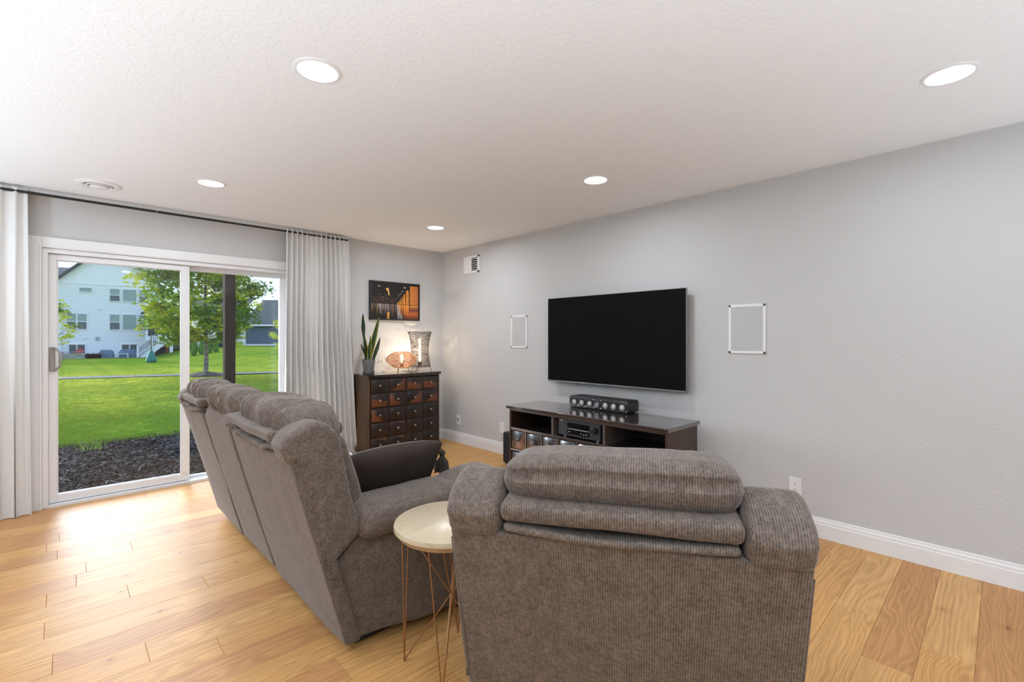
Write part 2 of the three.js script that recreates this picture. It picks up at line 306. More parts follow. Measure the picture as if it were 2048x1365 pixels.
// in-wall speakers
const grilleT = tex(256, 256, (u, v) => { const a = (u * 64) % 1 - 0.5, b = (v * 64) % 1 - 0.5; return Math.hypot(a, b) < 0.3 ? 0.55 : 1; });
const mGrille = M([0.68, 0.68, 0.675], 0.6, { map: scaled(grilleT, 4, 4) });
for (const [y0, y1, z0, z1, label] of [[1.207, 1.563, 1.303, 1.554, 'white framed in-wall speaker with grey grille left of the television'], [1.201, 1.561, 3.664, 3.922, 'white framed in-wall speaker with grey grille right of the television']]) {
  const y = (y0 + y1) / 2, z = (z0 + z1) / 2, h = (y1 - y0) / 2, w = (z1 - z0) / 2, t = thing('wall_speaker', label, 'speaker', [0, y, z], 0, 'in-wall speakers');
  const e = 0.019; part(t, 'frame', [bx(-0.008, 0, h - e, h, -w, w, 0.003), bx(-0.008, 0, -h, -h + e, -w, w, 0.003), bx(-0.008, 0, -h, h, -w, -w + e, 0.003), bx(-0.008, 0, -h, h, w - e, w, 0.003)], mTrim);
  part(t, 'grille', bx(-0.0065, 0, -h + e - 0.001, h - e + 0.001, -w + e - 0.001, w - e + 0.001), mGrille);
}
// outlets
for (const [y, z, label, dup] of [[0.289, 0.337, 'white wall outlet low on the wall near the corner beside the chest', 0], [0.298, 1.152, 'white wall outlet beside the subwoofer at the left end of the console', 1], [0.303, 4.106, 'white wall outlet behind the recliner on the right', 1]]) {
  const t = thing('wall_outlet', label, 'outlet', [0, y, z], 0, 'wall outlets');
  part(t, 'cover_plate', bx(-0.006, 0, -0.06, 0.06, -0.038, 0.038, 0.003), mTrim);
  if (dup) for (const s of [1, -1]) {
    const r = part(t, 'receptacle', new THREE.CylinderGeometry(0.0165, 0.0165, 0.004, 24).rotateZ(Math.PI / 2).translate(-0.0065, s * 0.021, 0), mTrim);
    part(r, 'slots', [bx(-0.0092, -0.008, s * 0.021 + 0.001, s * 0.021 + 0.010, -0.0075, -0.0055), bx(-0.0092, -0.008, s * 0.021 + 0.001, s * 0.021 + 0.009, 0.0055, 0.0075), bx(-0.0092, -0.008, s * 0.021 - 0.009, s * 0.021 - 0.004, -0.0025, 0.0025)], mDark);
  } else part(t, 'jack', [bx(-0.009, -0.005, 0.002, 0.016, -0.009, 0.007), bx(-0.009, -0.005, -0.016, -0.002, -0.009, 0.007)], mDark);
}
// curtain rod and curtains
{
  const t = thing('curtain_rod', 'thin black curtain rod above the glass door', 'curtain rod', [-2.9, 2.392, 0.1]);
  part(t, 'rod', rod([-3.3, 0, 0], [0.4, 0, 0], 0.0105, 16).translate(0, 0, 0), mBlack);
  part(t, 'rod', rod([0.4, 0, 0], [1.56, 0, 0], 0.0095, 16), mBlack);
  part(t, 'joint_collar', rod([-0.135, 0, 0], [-0.125, 0, 0], 0.0118, 16), M([0.25, 0.25, 0.25], 0.4));
  for (const x of [-3.0, 1.35]) part(t, 'bracket', [bx(x - 0.008, x + 0.008, -0.008, 0.008, -0.1, 0), bx(x - 0.015, x + 0.015, -0.03, 0.03, -0.1, -0.094)], mBlack);
}
function curtain(label, x0t, x1t, x0b, x1b, folds, s, flare, pos) {
  const t = thing('curtain', label, 'curtain', [pos, 0, 0.1], 0, 'pale grey curtains');
  const path = (u, v) => { // v 0 = hem, 1 = top
    const y = v * 2.412, k = 1 - v, top = sm(0.955, 0.985, v);
    const wob = (fbm(u * folds * 0.55, v * 1.6, s, 2) - 0.5) * 2.1 * (0.25 + 0.75 * k), uu = u + (fbm(u * 7 + 3, v * 0.7, s + 3, 2) - 0.5) * 0.085 * Math.sin(Math.PI * u);
    const ph = uu * folds * 6.2832 + wob, a = lerp(0.016, 0.030, sm(0.98, 0.2, v)) * (0.6 + 0.8 * vn(u * folds * 0.8, 2, s + 5));
    let w = Math.sin(ph); w = Math.sign(w) * Math.pow(Math.abs(w), 0.75);
    const xx = lerp(lerp(x0b, x1b, uu), lerp(x0t, x1t, uu), Math.pow(v, flare)) + Math.cos(ph) * 0.010 * (0.3 + k);
    return [xx - pos, y + 0.004 + top * 0.006 * vn(u * folds * 2, 0, s + 8), w * a * (1 - 0.25 * top) + (vn(u * 9, v * 3, s + 7) - 0.5) * 0.02 * k];
  };
  part(t, 'panel', sheet(Math.round(folds * 16), 46, (u, v) => path(u, 1 - v), 0.004), mCurtain);
  part(t, 'heading_tape', sheet(Math.round(folds * 12), 2, (u, v) => { const p = path(u, 0.985 - v * 0.035); return [p[0], p[1], p[2] - 0.006]; }, 0.003), mCurtain);
}
curtain('pale grey pleated curtain at the right of the glass door, beside the chest', -1.985, -1.325, -2.03, -1.205, 13.5, 201, 0.55, -1.65);
curtain('pale grey pleated curtain at the left of the glass door', -4.95, -3.80, -5.05, -3.79, 15, 241, 0.5, -4.3);
// added fill: invented uplights out of view that brighten the ceiling
for (const [x, z, k, label] of [[-5.3, 3.6, 0.7, 'added unseen fill uplight beside the left wall'], [-5.3, 1.3, 0.5, 'added unseen fill uplight behind the left curtain'], [-4.2, 6.3, 1.3, 'added unseen fill uplight at the rear of the room behind the camera'], [-1.0, 6.6, 0.3, 'added unseen fill uplight behind the recliner']]) {
  const t = thing('added_uplight', label, 'lamp', [x, 0, z], 0, 'added fill uplights out of view');
  part(t, 'housing', lathe([[0, 0], [0.1, 0], [0.1, 0.02], [0.085, 0.03], [0.09, 0.30], [0.086, 0.30], [0.08, 0.24], [0, 0.24]], 32), mBlack);
  part(t, 'lens', lathe([[0, 0.262], [0.08, 0.262], [0.08, 0.256], [0, 0.256]], 32), mLens);
  const s = new THREE.SpotLight(FILL_C, FILL_I * k, 0, 82 * D2R, 1); s.position.set(0, 0.31, 0); s.target.position.set(0, 2, 0); s.shadow.radius = 4; t.add(s, s.target);
}

/* ---------- upholstered seating ---------- */
const mFabricDark = M([0.03, 0.024, 0.02], 0.9);
const padded = (pts, depth, bevel) => buv(toCreasedNormals(extr(spline(pts, 64), depth, bevel, 5), 0.9));
const ridge = (v) => 1 - Math.abs(2 * v - 1);
function headrest(w, h, d, s, crumple, seamY) {
  const big = crumple > 0.006, cr = [];
  for (let i = 0; i < (big ? 15 : 5); i++) cr.push({ z: (hash(i, 1, s) - 0.5) * w * 1.1, k: lerp(-0.06, 0.11, hash(i, 2, s)), w: lerp(0.008, 0.02, hash(i, 3, s)), d: lerp(0.35, 1, hash(i, 4, s)), c: lerp(-0.03, 0.03, hash(i, 5, s)) });
  return (z0, x0, y0) => soft(d, h, w, Math.min(h, d) * 0.46, [12, 10, big ? 120 : 44], (x, y, z) => {
    const e = 1 - Math.pow(Math.abs(2 * z / w), big ? 4 : 6) * (big ? 0.34 : 0.22), n = fbm(z * 7 + y * 4, x * 5 - y * 3, s, 2), ph = Math.atan2(y / h, x / d);
    let f = 0; for (const q of cr) { const t = z - q.z - q.k * Math.cos(ph) - q.c * Math.sin(2 * ph); f += q.d * (Math.exp(-t * t / (q.w * q.w)) - 0.7 * Math.exp(-Math.pow(t - q.w * 1.6, 2) / (q.w * q.w))); }
    const k = (1 + (n - 0.5) * (big ? 0.26 : 0.10) - f * (big ? 0.13 : 0.03)) * e;
    let X = x * k, Y = y * (k * 0.7 + 0.3) + (fbm(z * 4, 1, s + 9, 2) - 0.5) * 0.02 - Math.pow(Math.abs(2 * z / w), 3) * (big ? 0.022 : 0.006);
    if (seamY && x < 0) X += 0.016 * Math.exp(-Math.pow((y - seamY) / 0.005, 2));
    return [x0 + X - 0.25 * Y, y0 + Y, z0 + z];
  });
}
const mk = (parent, f) => (name, g, label) => part(parent, name, g, f ?? mFabric, label);
function seatUnit(add, o) { // one reclining place: its back, cushions, seat and footrest
  const { t0, t1, in0, in1, yc, tilt, s } = o, w = t1 - t0, zc = (t0 + t1) / 2, wi = in1 - in0, zi = (in0 + in1) / 2, sp = (y) => tilt * (yc - y), ptop = o.plain ? yc + 0.055 : yc - 0.005, ph = ptop - 0.06;
  add('back_panel', soft(0.07, ph, w, o.plain ? 0.03 : 0.012, [3, 18, 18], (x, y, z) => { const Y = y + 0.06 + ph / 2, sag = (fbm(z * 5, y * 3, s, 2) - 0.5) * 0.012; return [x + sp(Y) + 0.033 + sag * (x < 0 ? 1 : 0) + (o.plain ? 0.5 * Math.max(0, Y - yc + 0.02) : 0), Y, z + zc]; }));
  if (!o.plain) {
    add('back_flap', soft(0.19, 0.052, wi - 0.012, 0.02, [8, 3, 26], (x, y, z) => [x + 0.072 + 0.25 * -y + (fbm(z * 6, x * 4, s + 1, 2) - 0.5) * 0.012, yc + 0.052 + y + 0.10 * (x + 0.09) + (fbm(z * 5, x * 6, s + 2, 2) - 0.5) * (o.crumple ? 0.016 : 0.005), z + zi]));
    add('fabric_fold', soft(0.06, 0.02, wi - 0.03, 0.009, [3, 3, 30], (x, y, z) => { const q = 1 - Math.pow(2 * z / wi, 2); return [x + 0.015 + (fbm(z * 12, 3, s + 3, 2) - 0.5) * (o.crumple ? 0.03 : 0.006), yc + 0.016 + y - 0.014 * q + (fbm(z * 14, 5, s + 4, 2) - 0.5) * (o.crumple ? 0.03 : 0.008), z + zi]; }));
  }
  add('headrest_cushion', headrest(wi + (o.over ?? 0), o.hh, o.hd ?? 0.23, s + 7, o.crumple ? 0.013 : 0.004, o.seam)(zi + (o.shift ?? 0), 0.115 + (o.fwd ?? 0), o.hy));
  add('back_cushion', soft(0.17, 0.46, wi - 0.01 + (o.wide ?? 0), 0.06, [6, 14, 14], (x, y, z) => { const Y = y + 0.68; return [x + sp(Y) + 0.17 + (o.fwd ?? 0) * 1.6 + (fbm(z * 5, y * 6, s + 11, 2) - 0.5) * 0.03, Y, z + zi + (o.wide ?? 0) / 2]; }));
  add('seat_cushion', soft(0.68, 0.2, wi - 0.01, 0.06, [14, 4, 14], (x, y, z) => [x + 0.68, y + 0.36 + (y > 0 ? 0.02 * (1 - Math.pow(2 * z / wi, 2)) : 0), z + zi]));
  add('footrest', soft(0.09, 0.27, wi - 0.012, 0.035, [3, 8, 8], (x, y, z) => [x + 1.02, y + 0.235, z + zi]));
}
const wingPts = (dx, dy) => [[-0.018, 0.878], [-0.028, 0.905], [0.0, 0.952], [0.082, 0.99], [0.14, 0.978], [0.176, 0.95], [0.2, 0.905], [0.228, 0.76], [0.252, 0.65], [0.292, 0.535], [0.272, 0.497], [0.19, 0.43], [0.168, 0.372], [0.158, 0.352], [0.15, 0.39], [0.098, 0.63], [0.05, 0.79], [0.03, 0.833], [-0.006, 0.848]].map((p) => [p[0] + dx, p[1] + dy]);
const wing = (z0, z1, dx, dy) => padded(wingPts(dx, dy), Math.abs(z1 - z0), 0.03).translate(0, 0, (z0 + z1) / 2);
const armPad = (x0, x1, y0, y1, z0, z1, s) => soft(x1 - x0, y1 - y0, z1 - z0, 0.068, [24, 4, 8], (x, y, z) => { const t = (x - (x0 - x1) / 2) / (x1 - x0); return [x + (x0 + x1) / 2, y + (y0 + y1) / 2 + 0.022 * sm(0.55, 0.85, t) + (fbm(t * 6, z * 4, s, 2) - 0.5) * 0.012 - 0.012 * Math.exp(-Math.pow((t - 0.62) / 0.02, 2)) * (y > 0 ? 1 : 0), z + (z0 + z1) / 2]; });
const sidePanel = (sign, zin, th, bow, yc, tilt) => soft(1, 0.48, th, 0.03, [24, 14, 3], (x, y, z) => {
  const Y = y + 0.29, t = x + 0.5, back = Y < 0.36 ? tilt * (yc - Y) + 0.012 : tilt * (yc - 0.36) + 0.012 + (Y - 0.36) * 1.05;
  return [lerp(back, 1.03, t), Y, zin + z + sign * bow * sm(0.1, 0.5, t)];
});
{
  const t = thing('sofa', 'taupe ribbed three-seat reclining sofa seen from its tall back', 'sofa', [-3.0, 0, 2.165]), add = mk(t);
  const base = { yc: 0.862, tilt: 0.277, hh: 0.19, hy: 0.952, crumple: 1 };
  seatUnit(add, { ...base, t0: -1.085, t1: -0.408, in0: -0.94, in1: -0.412, s: 311 });
  seatUnit(add, { ...base, t0: -0.400, t1: 0.214, in0: -0.398, in1: 0.212, s: 331, plain: true, hy: 0.958, over: 0.03 });
  seatUnit(add, { ...base, t0: 0.236, t1: 1.08, in0: 0.238, in1: 0.938, s: 351, over: 0.075, shift: 0.035, hy: 0.957, hd: 0.27, fwd: 0.025, wide: 0.05 });
  add('wing', wing(0.944, 1.095, 0, 0)); add('wing', wing(-1.10, -0.949, 0, 0));
  add('arm', armPad(0.27, 1.09, 0.47, 0.615, 0.86, 1.135, 5)); add('arm', armPad(0.27, 1.09, 0.47, 0.615, -1.135, -0.86, 8));
  add('side_panel', sidePanel(1, 0.985, 0.15, 0.07, 0.862, 0.277)); add('side_panel', sidePanel(-1, -0.985, 0.15, 0.07, 0.862, 0.277));
  part(t, 'base_frame', bx(0.3, 1.0, 0.0, 0.075, -1.0, 1.0, 0.01), mFabricDark);
}
{
  const t = thing('recliner', 'taupe ribbed recliner armchair with its back to the camera', 'armchair', [-2.658, 0, 4.445], 31.03 * D2R), add = mk(t);
  seatUnit(add, { t0: -0.424, t1: 0.424, in0: -0.288, in1: 0.288, yc: 0.825, tilt: 0.3, hh: 0.135, hy: 0.95, s: 401, over: 0.015, seam: 0.030 });
  add('wing', wing(0.286, 0.428, 0, -0.035)); add('wing', wing(-0.428, -0.286, 0, -0.035));
  add('arm', armPad(0.27, 1.0, 0.44, 0.58, 0.24, 0.43, 15)); add('arm', armPad(0.27, 1.0, 0.44, 0.58, -0.43, -0.24, 18));
  add('side_panel', sidePanel(1, 0.34, 0.14, 0.01, 0.825, 0.3)); add('side_panel', sidePanel(-1, -0.34, 0.14, 0.01, 0.825, 0.3));
  part(t, 'base_frame', bx(0.3, 1.0, 0.0, 0.075, -0.36, 0.36, 0.01), mFabricDark);
  add('back_piping', tube([[0.268, 0.07, 0.424], [0.13, 0.4, 0.425], [0.03, 0.78, 0.425]], 0.005, 30, 6)); add('back_piping', tube([[0.268, 0.07, -0.424], [0.13, 0.4, -0.425], [0.03, 0.78, -0.425]], 0.005, 30, 6));
}
// lumbar pillow with tassels on the near seat
{
  const t = thing('throw_pillow', 'dark brown lumbar pillow with knitted front and a corner tassel on the sofa', 'pillow', [-2.43, 0.628, 2.945]);
  const w = 0.56, h = 0.30, d = 0.21;
  const all = soft(w, h, d, 0.03, [26, 18, 8], (x, y, z) => {
    const a = Math.abs(2 * x / w), b = Math.abs(2 * y / h), k = Math.pow(Math.max(0, 1 - Math.pow(a, 3.2)), 0.55) * Math.pow(Math.max(0, 1 - Math.pow(b, 3.2)), 0.55);
    const pinch = 1 - 0.10 * Math.pow(b, 2) * 0 + 0.05 * Math.pow(a, 6) * Math.pow(b, 6), n = (fbm(x * 9, y * 9, 501, 2) - 0.5) * 0.03 * k;
    const X = x * pinch * (1 - 0.05 * (1 - b * b)), Y = y * (1 - 0.07 * (1 - Math.pow(a, 2)) * 0) + 0.016 * Math.cos(x * 5) - 0.02 * Math.pow(a, 4) * Math.sign(y), Z = z * (0.08 + 0.92 * k) + n;
    return [X, Y, Z + Y * 0.55];
  });
  const pos = all.attributes.position, A = [], B = [];
  for (let i = 0; i < pos.count; i += 3) { const m = [0, 1, 2].reduce((q, k) => q + pos.getZ(i + k) - 0.55 * pos.getY(i + k), 0) / 3; (m > 0.0 ? A : B).push(i, i + 1, i + 2); }
  const pick = (ix) => { const g = new THREE.BufferGeometry(); for (const k of ['position', 'normal', 'uv']) { const s = all.attributes[k], o = new Float32Array(ix.length * s.itemSize); ix.forEach((q, n) => { for (let c = 0; c < s.itemSize; c++) o[n * s.itemSize + c] = s.array[q * s.itemSize + c]; }); g.setAttribute(k, new THREE.BufferAttribute(o, s.itemSize)); } return g; };
  const knit = tex(256, 256, (u, v) => { const a = Math.sin((u * 16 + Math.abs((v * 16) % 1 - 0.5)) * 6.2832) * 0.5 + 0.5; return 0.35 + 0.65 * a; }, false);
  part(t, 'back_panel', pick(A), M([0.036, 0.023, 0.016], 0.95, { bumpMap: scaled(linenB, 10, 10), bumpScale: 0.001 }), 'dark brown plain back');
  part(t, 'knit_panel', pick(B), M([0.33, 0.29, 0.25], 0.95, { bumpMap: scaled(knit, 8, 8), bumpScale: 0.004, map: scaled(knit, 8, 8) }), 'greige knitted front');
  const mT = M([0.055, 0.042, 0.034], 0.95);
  const tassel = (x, y, z) => {
    const g = part(t, 'tassel', [new THREE.SphereGeometry(0.0175, 20, 14).translate(x, y - 0.045, z), rod([x - 0.02, y, z - 0.002], [x, y - 0.03, z], 0.003), lathe([[0.012, 0], [0.0135, 0.004], [0.012, 0.008]], 16).translate(x, y - 0.066, z)], mT);
    const st = []; for (let i = 0; i < 60; i++) { const a = i * 2.4, r = 0.012 + 0.028 * Math.sqrt(R()), l = rr(0.075, 0.09); st.push(tube([[x + Math.cos(a) * 0.006, y - 0.062, z + Math.sin(a) * 0.006], [x + Math.cos(a) * r * 0.8, y - 0.09, z + Math.sin(a) * r * 0.8], [x + Math.cos(a) * r, y - 0.062 - l, z + Math.sin(a) * r]], 0.0028, 5, 4)); }
    part(g, 'fringe', st, mT);
  };
  tassel(0.283, 0.118, 0.075); tassel(-0.287, 0.118, 0.075);
}
// white throw lying on the far seats
{
  const t = thing('throw_blanket', 'white blanket spread over the sofa seats behind the dark pillow', 'blanket', [-2.25, 0.5, 2.1]);
  part(t, 'cloth', sheet(50, 70, (u, v) => {
    const z = lerp(-0.95, 0.50, v), x = lerp(-0.34, lerp(0.06, 0.40, sm(0.65, 0.95, v)), u);
    return [x + (fbm(z * 6, u * 2, 603, 2) - 0.5) * 0.03, 0.012 + 0.05 * fbm(u * 6, v * 9, 601, 3) * (0.3 + u) - 0.10 * sm(0.93, 1, u), z];
  }, -0.008), M([0.78, 0.78, 0.79], 0.9, { bumpMap: scaled(linenB, 8, 8), bumpScale: 0.001 }));
}
// round side table
{
  const t = thing('side_table', 'round marble-topped side table with thin bronze wire legs between sofa and recliner', 'side table', [-2.47, 0, 3.538]);
  const marble = tex(512, 512, (u, v) => { const n = fbm(u * 4, v * 4, 701, 5), q = Math.abs(fbm(u * 3 + n, v * 3 - n, 707, 4) - 0.5), ve = Math.exp(-q * 55) * (0.3 + 0.7 * vn(u * 5, v * 5, 709)); const k = 0.95 - (n - 0.5) * 0.10 - ve * 0.12; return [k, k * 0.955, k * 0.88]; });
  const top = lathe([[0, 0.58], [0.218, 0.58], [0.224, 0.577], [0.226, 0.572], [0.226, 0.560], [0.223, 0.556], [0, 0.556]], 72);
  part(t, 'tabletop', buv(toCreasedNormals(top, 0.5)), M([0.66, 0.60, 0.49], 0.3, { map: scaled(marble, 2.1, 2.1) }));
  part(t, 'top_ring', toCreasedNormals(lathe([[0, 0.556], [0.208, 0.556], [0.208, 0.537], [0.2, 0.535], [0, 0.535]], 64), 0.5), M([0.42, 0.30, 0.17], 0.4, { metalness: 0.3 }));
  const mB = M([0.42, 0.24, 0.13], 0.32, { metalness: 0.9 }), feet = [[-0.133, -0.137], [0.137, -0.133], [0.133, 0.137], [-0.137, 0.133]], r = 0.0028;
  feet.forEach(([x, z], i) => {
    const n = Math.hypot(x, z), ux = x / n, uz = z / n, tip = [x, 0.004, z], k = 0.185;
    const rodTo = (s) => rod([ux * k - uz * s, 0.537, uz * k + ux * s], tip, r);
    part(t, 'leg', [rodTo(0.052), rodTo(-0.052), new THREE.SphereGeometry(0.0045, 10, 8).translate(...tip)], mB);
    const f = feet[(i + 2) % 4], m = Math.hypot(...f);
    part(t, 'brace', rod(tip, [f[0] / m * 0.18, 0.537, f[1] / m * 0.18], r), mB);
  });
}

/* ---------- television wall ---------- */
{
  const t = thing('television', 'large flat black television mounted on the wall above the console', 'television', [0, 1.3, 2.647]);
  const h = 0.411, w = 0.726;
  part(t, 'screen', bx(-0.0815, -0.074, -h + 0.010, h - 0.003, -w + 0.004, w - 0.004), M([0.0055, 0.0055, 0.0055], 0.55, { specularIntensity: 0.12 }));
  part(t, 'bezel', [bx(-0.082, -0.066, h - 0.004, h, -w, w, 0.0012), bx(-0.082, -0.066, -h, h, -w, -w + 0.0045, 0.0012), bx(-0.082, -0.066, -h, h, w - 0.0045, w, 0.0012), bx(-0.083, -0.064, -h - 0.004, -h + 0.010, -w, w, 0.003)], M([0.33, 0.33, 0.34], 0.3, { metalness: 0.9 }));
  part(t, 'back_shell', [bx(-0.074, -0.055, -h + 0.002, h - 0.002, -w + 0.003, w - 0.003, 0.004), bx(-0.058, -0.032, -h + 0.03, h - 0.05, -w + 0.05, w - 0.035, 0.01)], M([0.19, 0.185, 0.18], 0.5));
  part(t, 'status_sensor', bx(-0.082, -0.072, -h - 0.012, -h - 0.003, -0.36, -0.325, 0.002), mBlack);
  part(t, 'wall_mount', [bx(-0.034, 0, -0.2, 0.2, -0.3, -0.26, 0.003), bx(-0.034, 0, -0.2, 0.2, 0.26, 0.3, 0.003), bx(-0.012, 0, -0.1, 0.1, -0.4, 0.4, 0.003)], mBlack);
}
// worn paint on drawer fronts: the wood shows through in patches
function wornTex(s, amount, ang, dark, wood) {
  const ca = Math.cos(ang), sa = Math.sin(ang);
  return tex(128, 96, (u, v) => {
    const q = (u - 0.5) * ca + (v - 0.5) * sa, n = fbm(u * 5, v * 4, s, 3), m = sm(0.0, 0.16, q + (n - 0.5) * 0.42 + amount), e = Math.min(u, 1 - u, (1 - v), v), edge = 0.55 * sm(0.05, 0.015, e) * (0.4 + n), inner = sm(0.0, 0.09, e), g = 0.85 + 0.3 * fbm(u * 30, v * 6, s + 3, 2), k = clamp(m * (0.35 + 0.65 * inner) + edge * 0.5);
    return [0, 1, 2].map((c) => lerp(dark[c], wood[c], k) * g);
  });
}
const dk = [0.125, 0.085, 0.072], wd = [0.43, 0.24, 0.135];
const worn = { n: wornTex(801, -0.62, 0, dk, wd), r: wornTex(803, 0.06, -0.7, dk, wd), b: wornTex(805, 0.12, -1.7, dk, wd), l: wornTex(807, -0.02, -2.5, dk, wd), d: wornTex(809, 0.0, -0.9, dk, wd), m: wornTex(811, -0.12, -1.2, dk, wd), f: wornTex(813, -0.36, 1.5, dk, wd) };
const wornMats = {}; for (const k in worn) wornMats[k] = M(0xffffff, 0.42, { map: worn[k], clearcoat: 0.15, clearcoatRoughness: 0.3 });
const unitUV = (g, ax) => { const p = g.attributes.position, uv = g.attributes.uv, b = new THREE.Box3().setFromBufferAttribute(p), s = b.getSize(new THREE.Vector3()); for (let i = 0; i < p.count; i++) uv.setXY(i, ax === 'x' ? (p.getX(i) - b.min.x) / s.x : 1 - (b.max.z - p.getZ(i)) / s.z, (p.getY(i) - b.min.y) / s.y); return g; };
const knobPts = [[0, 0.024], [0.006, 0.0235], [0.0095, 0.020], [0.0105, 0.016], [0.009, 0.012], [0.005, 0.009], [0.0045, 0.003], [0.007, 0], [0, 0]];
{
  // media console: three open bays over small drawers
  const t = thing('media_console', 'dark wood media console with open bays and small worn drawers under the television', 'console', [-0.425, 0, 2.73]), Z = (z) => z - 2.73, X = (x) => x + 0.425;
  const x0 = -0.648, x1 = -0.20, za = 1.957, zb = 3.515;
  part(t, 'top_board', bx(X(-0.668), X(-0.185), 0.672, 0.70, Z(1.930), Z(3.530), 0.004), M([0.07, 0.048, 0.042], 0.12, { map: scaled(darkWood, 3, 1.2), ior: 2.1, clearcoat: 1, clearcoatRoughness: 0.03 }));
  part(t, 'side_board', bx(X(x0), X(x1), 0, 0.672, Z(za), Z(za + 0.019), 0.002), mEspressoSide); part(t, 'side_board', bx(X(x0), X(x1), 0, 0.672, Z(zb - 0.019), Z(zb), 0.002), mEspressoSide);
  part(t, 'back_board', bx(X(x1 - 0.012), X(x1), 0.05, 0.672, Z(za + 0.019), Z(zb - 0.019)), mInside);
  const mFront = M([0.055, 0.042, 0.04], 0.24, { map: scaled(darkWood, 3, 1.2), ior: 2.1, clearcoat: 1, clearcoatRoughness: 0.12 });
  part(t, 'shelf_board', bx(X(x0 + 0.002), X(x1 - 0.012), 0.480, 0.503, Z(za + 0.019), Z(zb - 0.019), 0.002), mFront);
  part(t, 'front_rail', bx(X(x0 - 0.004), X(x0 + 0.018), 0.655, 0.672, Z(za + 0.019), Z(zb - 0.019), 0.002), mFront);
  part(t, 'front_rail', bx(X(x0 - 0.004), X(x0 + 0.018), 0.295, 0.312, Z(za + 0.019), Z(zb - 0.019), 0.002), mFront);
  for (const z of [2.4775, 2.995]) part(t, 'divider', bx(X(x0), X(x1 - 0.012), 0.503, 0.656, Z(z - 0.0095), Z(z + 0.0095), 0.002), M([0.10, 0.075, 0.068], 0.3, { ior: 2 }));
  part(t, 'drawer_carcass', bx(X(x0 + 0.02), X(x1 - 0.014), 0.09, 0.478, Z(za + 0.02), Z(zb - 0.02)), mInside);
  part(t, 'plinth', bx(X(x0 + 0.012), X(x1), 0, 0.1, Z(za + 0.019), Z(zb - 0.019), 0.002), mEspresso);
  const ck = [0.14, 0.14, 0.155], cw = [0.48, 0.32, 0.27], glossy = { ior: 2, clearcoat: 1, clearcoatRoughness: 0.1 };
  const cm = [[821, 0.02, -0.6], [823, -0.06, -0.8], [825, 0.0, -0.7], [827, -0.05, -1.0]].map((a) => M(0xffffff, 0.25, { map: wornTex(...a, ck, cw), ...glossy }));
  const gD = buv(toCreasedNormals(new RoundedBoxGeometry(0.022, 0.160, 0.160, 2, 0.004), 0.8)); unitUV(gD, 'z'); const gK = lathe(knobPts, 20).rotateZ(Math.PI / 2).translate(-0.011, 0, 0), mK = M([0.10, 0.07, 0.055], 0.28, { metalness: 0.6 });
  for (let row = 0; row < 2; row++) for (let i = 0; i < 8; i++) {
    const d = part(t, 'drawer', gD, cm[(i + row) % 4]); d.position.set(X(x0 + 0.009), row ? 0.205 : 0.395, Z(1.976 + 0.0951 + i * 0.1902));
    part(d, 'knob', gK, mK);
  }
  for (let i = 1; i < 8; i++) part(t, 'stile', bx(X(x0 - 0.004), X(x0 + 0.018), 0.1, 0.48, Z(1.976 + i * 0.1902 - 0.009), Z(1.976 + i * 0.1902 + 0.009), 0.002), mFront);
}
{
  const t = thing('av_receiver', 'black audio receiver with volume knob in the middle bay of the console', 'receiver', [-0.60, 0.503, 2.73]);
  const mFace = M([0.075, 0.085, 0.095], 0.32, { metalness: 0.55 }), w = 0.212;
  part(t, 'case', bx(0.01, 0.32, 0.014, 0.138, -w + 0.004, w - 0.004, 0.003), mDark);
  part(t, 'front_panel', bx(-0.018, 0.012, 0.012, 0.146, -w, w, 0.004), mFace);
  part(t, 'display_window', bx(-0.021, -0.015, 0.028, 0.122, -0.114, 0.112, 0.002), M([0.006, 0.006, 0.008], 0.12));
  const marks = []; for (let i = 0; i < 26; i++) marks.push(bx(-0.0224, -0.0208, 0.070, 0.070 + (i % 3 ? 0.005 : 0.007), -0.105 + i * 0.0083, -0.105 + i * 0.0083 + rr(0.003, 0.0065)));
  part(t, 'display_marks', marks, M([0.6, 0.62, 0.66], 0.5));
  const btn = [[-0.09, 0.048], [0.03, 0.045], [0.058, 0.042], [0.085, 0.045]]; for (const [z, y] of btn) part(t, 'button', lathe([[0, 0.004], [0.005, 0.0035], [0.006, 0], [0, 0]], 16).rotateZ(Math.PI / 2).translate(-0.021, y, z), mChrome);
  part(t, 'logo_plate', bx(-0.0192, -0.0178, 0.128, 0.134, -0.192, -0.163, 0.0006), M([0.75, 0.8, 0.85], 0.4));
  part(t, 'headphone_jack', lathe([[0.002, 0], [0.0045, 0.0012], [0.0065, 0.0], [0.002, 0]], 18).rotateZ(Math.PI / 2).translate(-0.018, 0.044, -0.17), mBlack);
  const k = part(t, 'volume_knob', lathe([[0, 0.026], [0.022, 0.026], [0.025, 0.023], [0.027, 0], [0, 0]], 40).rotateZ(Math.PI / 2).translate(-0.018, 0.09, 0.163), M([0.015, 0.015, 0.017], 0.25));
  part(k, 'pointer', bx(-0.0448, -0.0436, 0.098, 0.112, 0.158, 0.161), mChrome);
  part(t, 'chrome_line', bx(-0.0215, -0.0175, 0.024, 0.126, 0.1135, 0.1155), mChrome);
  for (const z of [-0.165, 0.165]) for (const x of [0.02, 0.27]) part(t, 'foot', cyl(0.014, 0.012, 0.014, 18).translate(x, 0.007, z), x < 0.1 ? mChrome : mBlack);
}
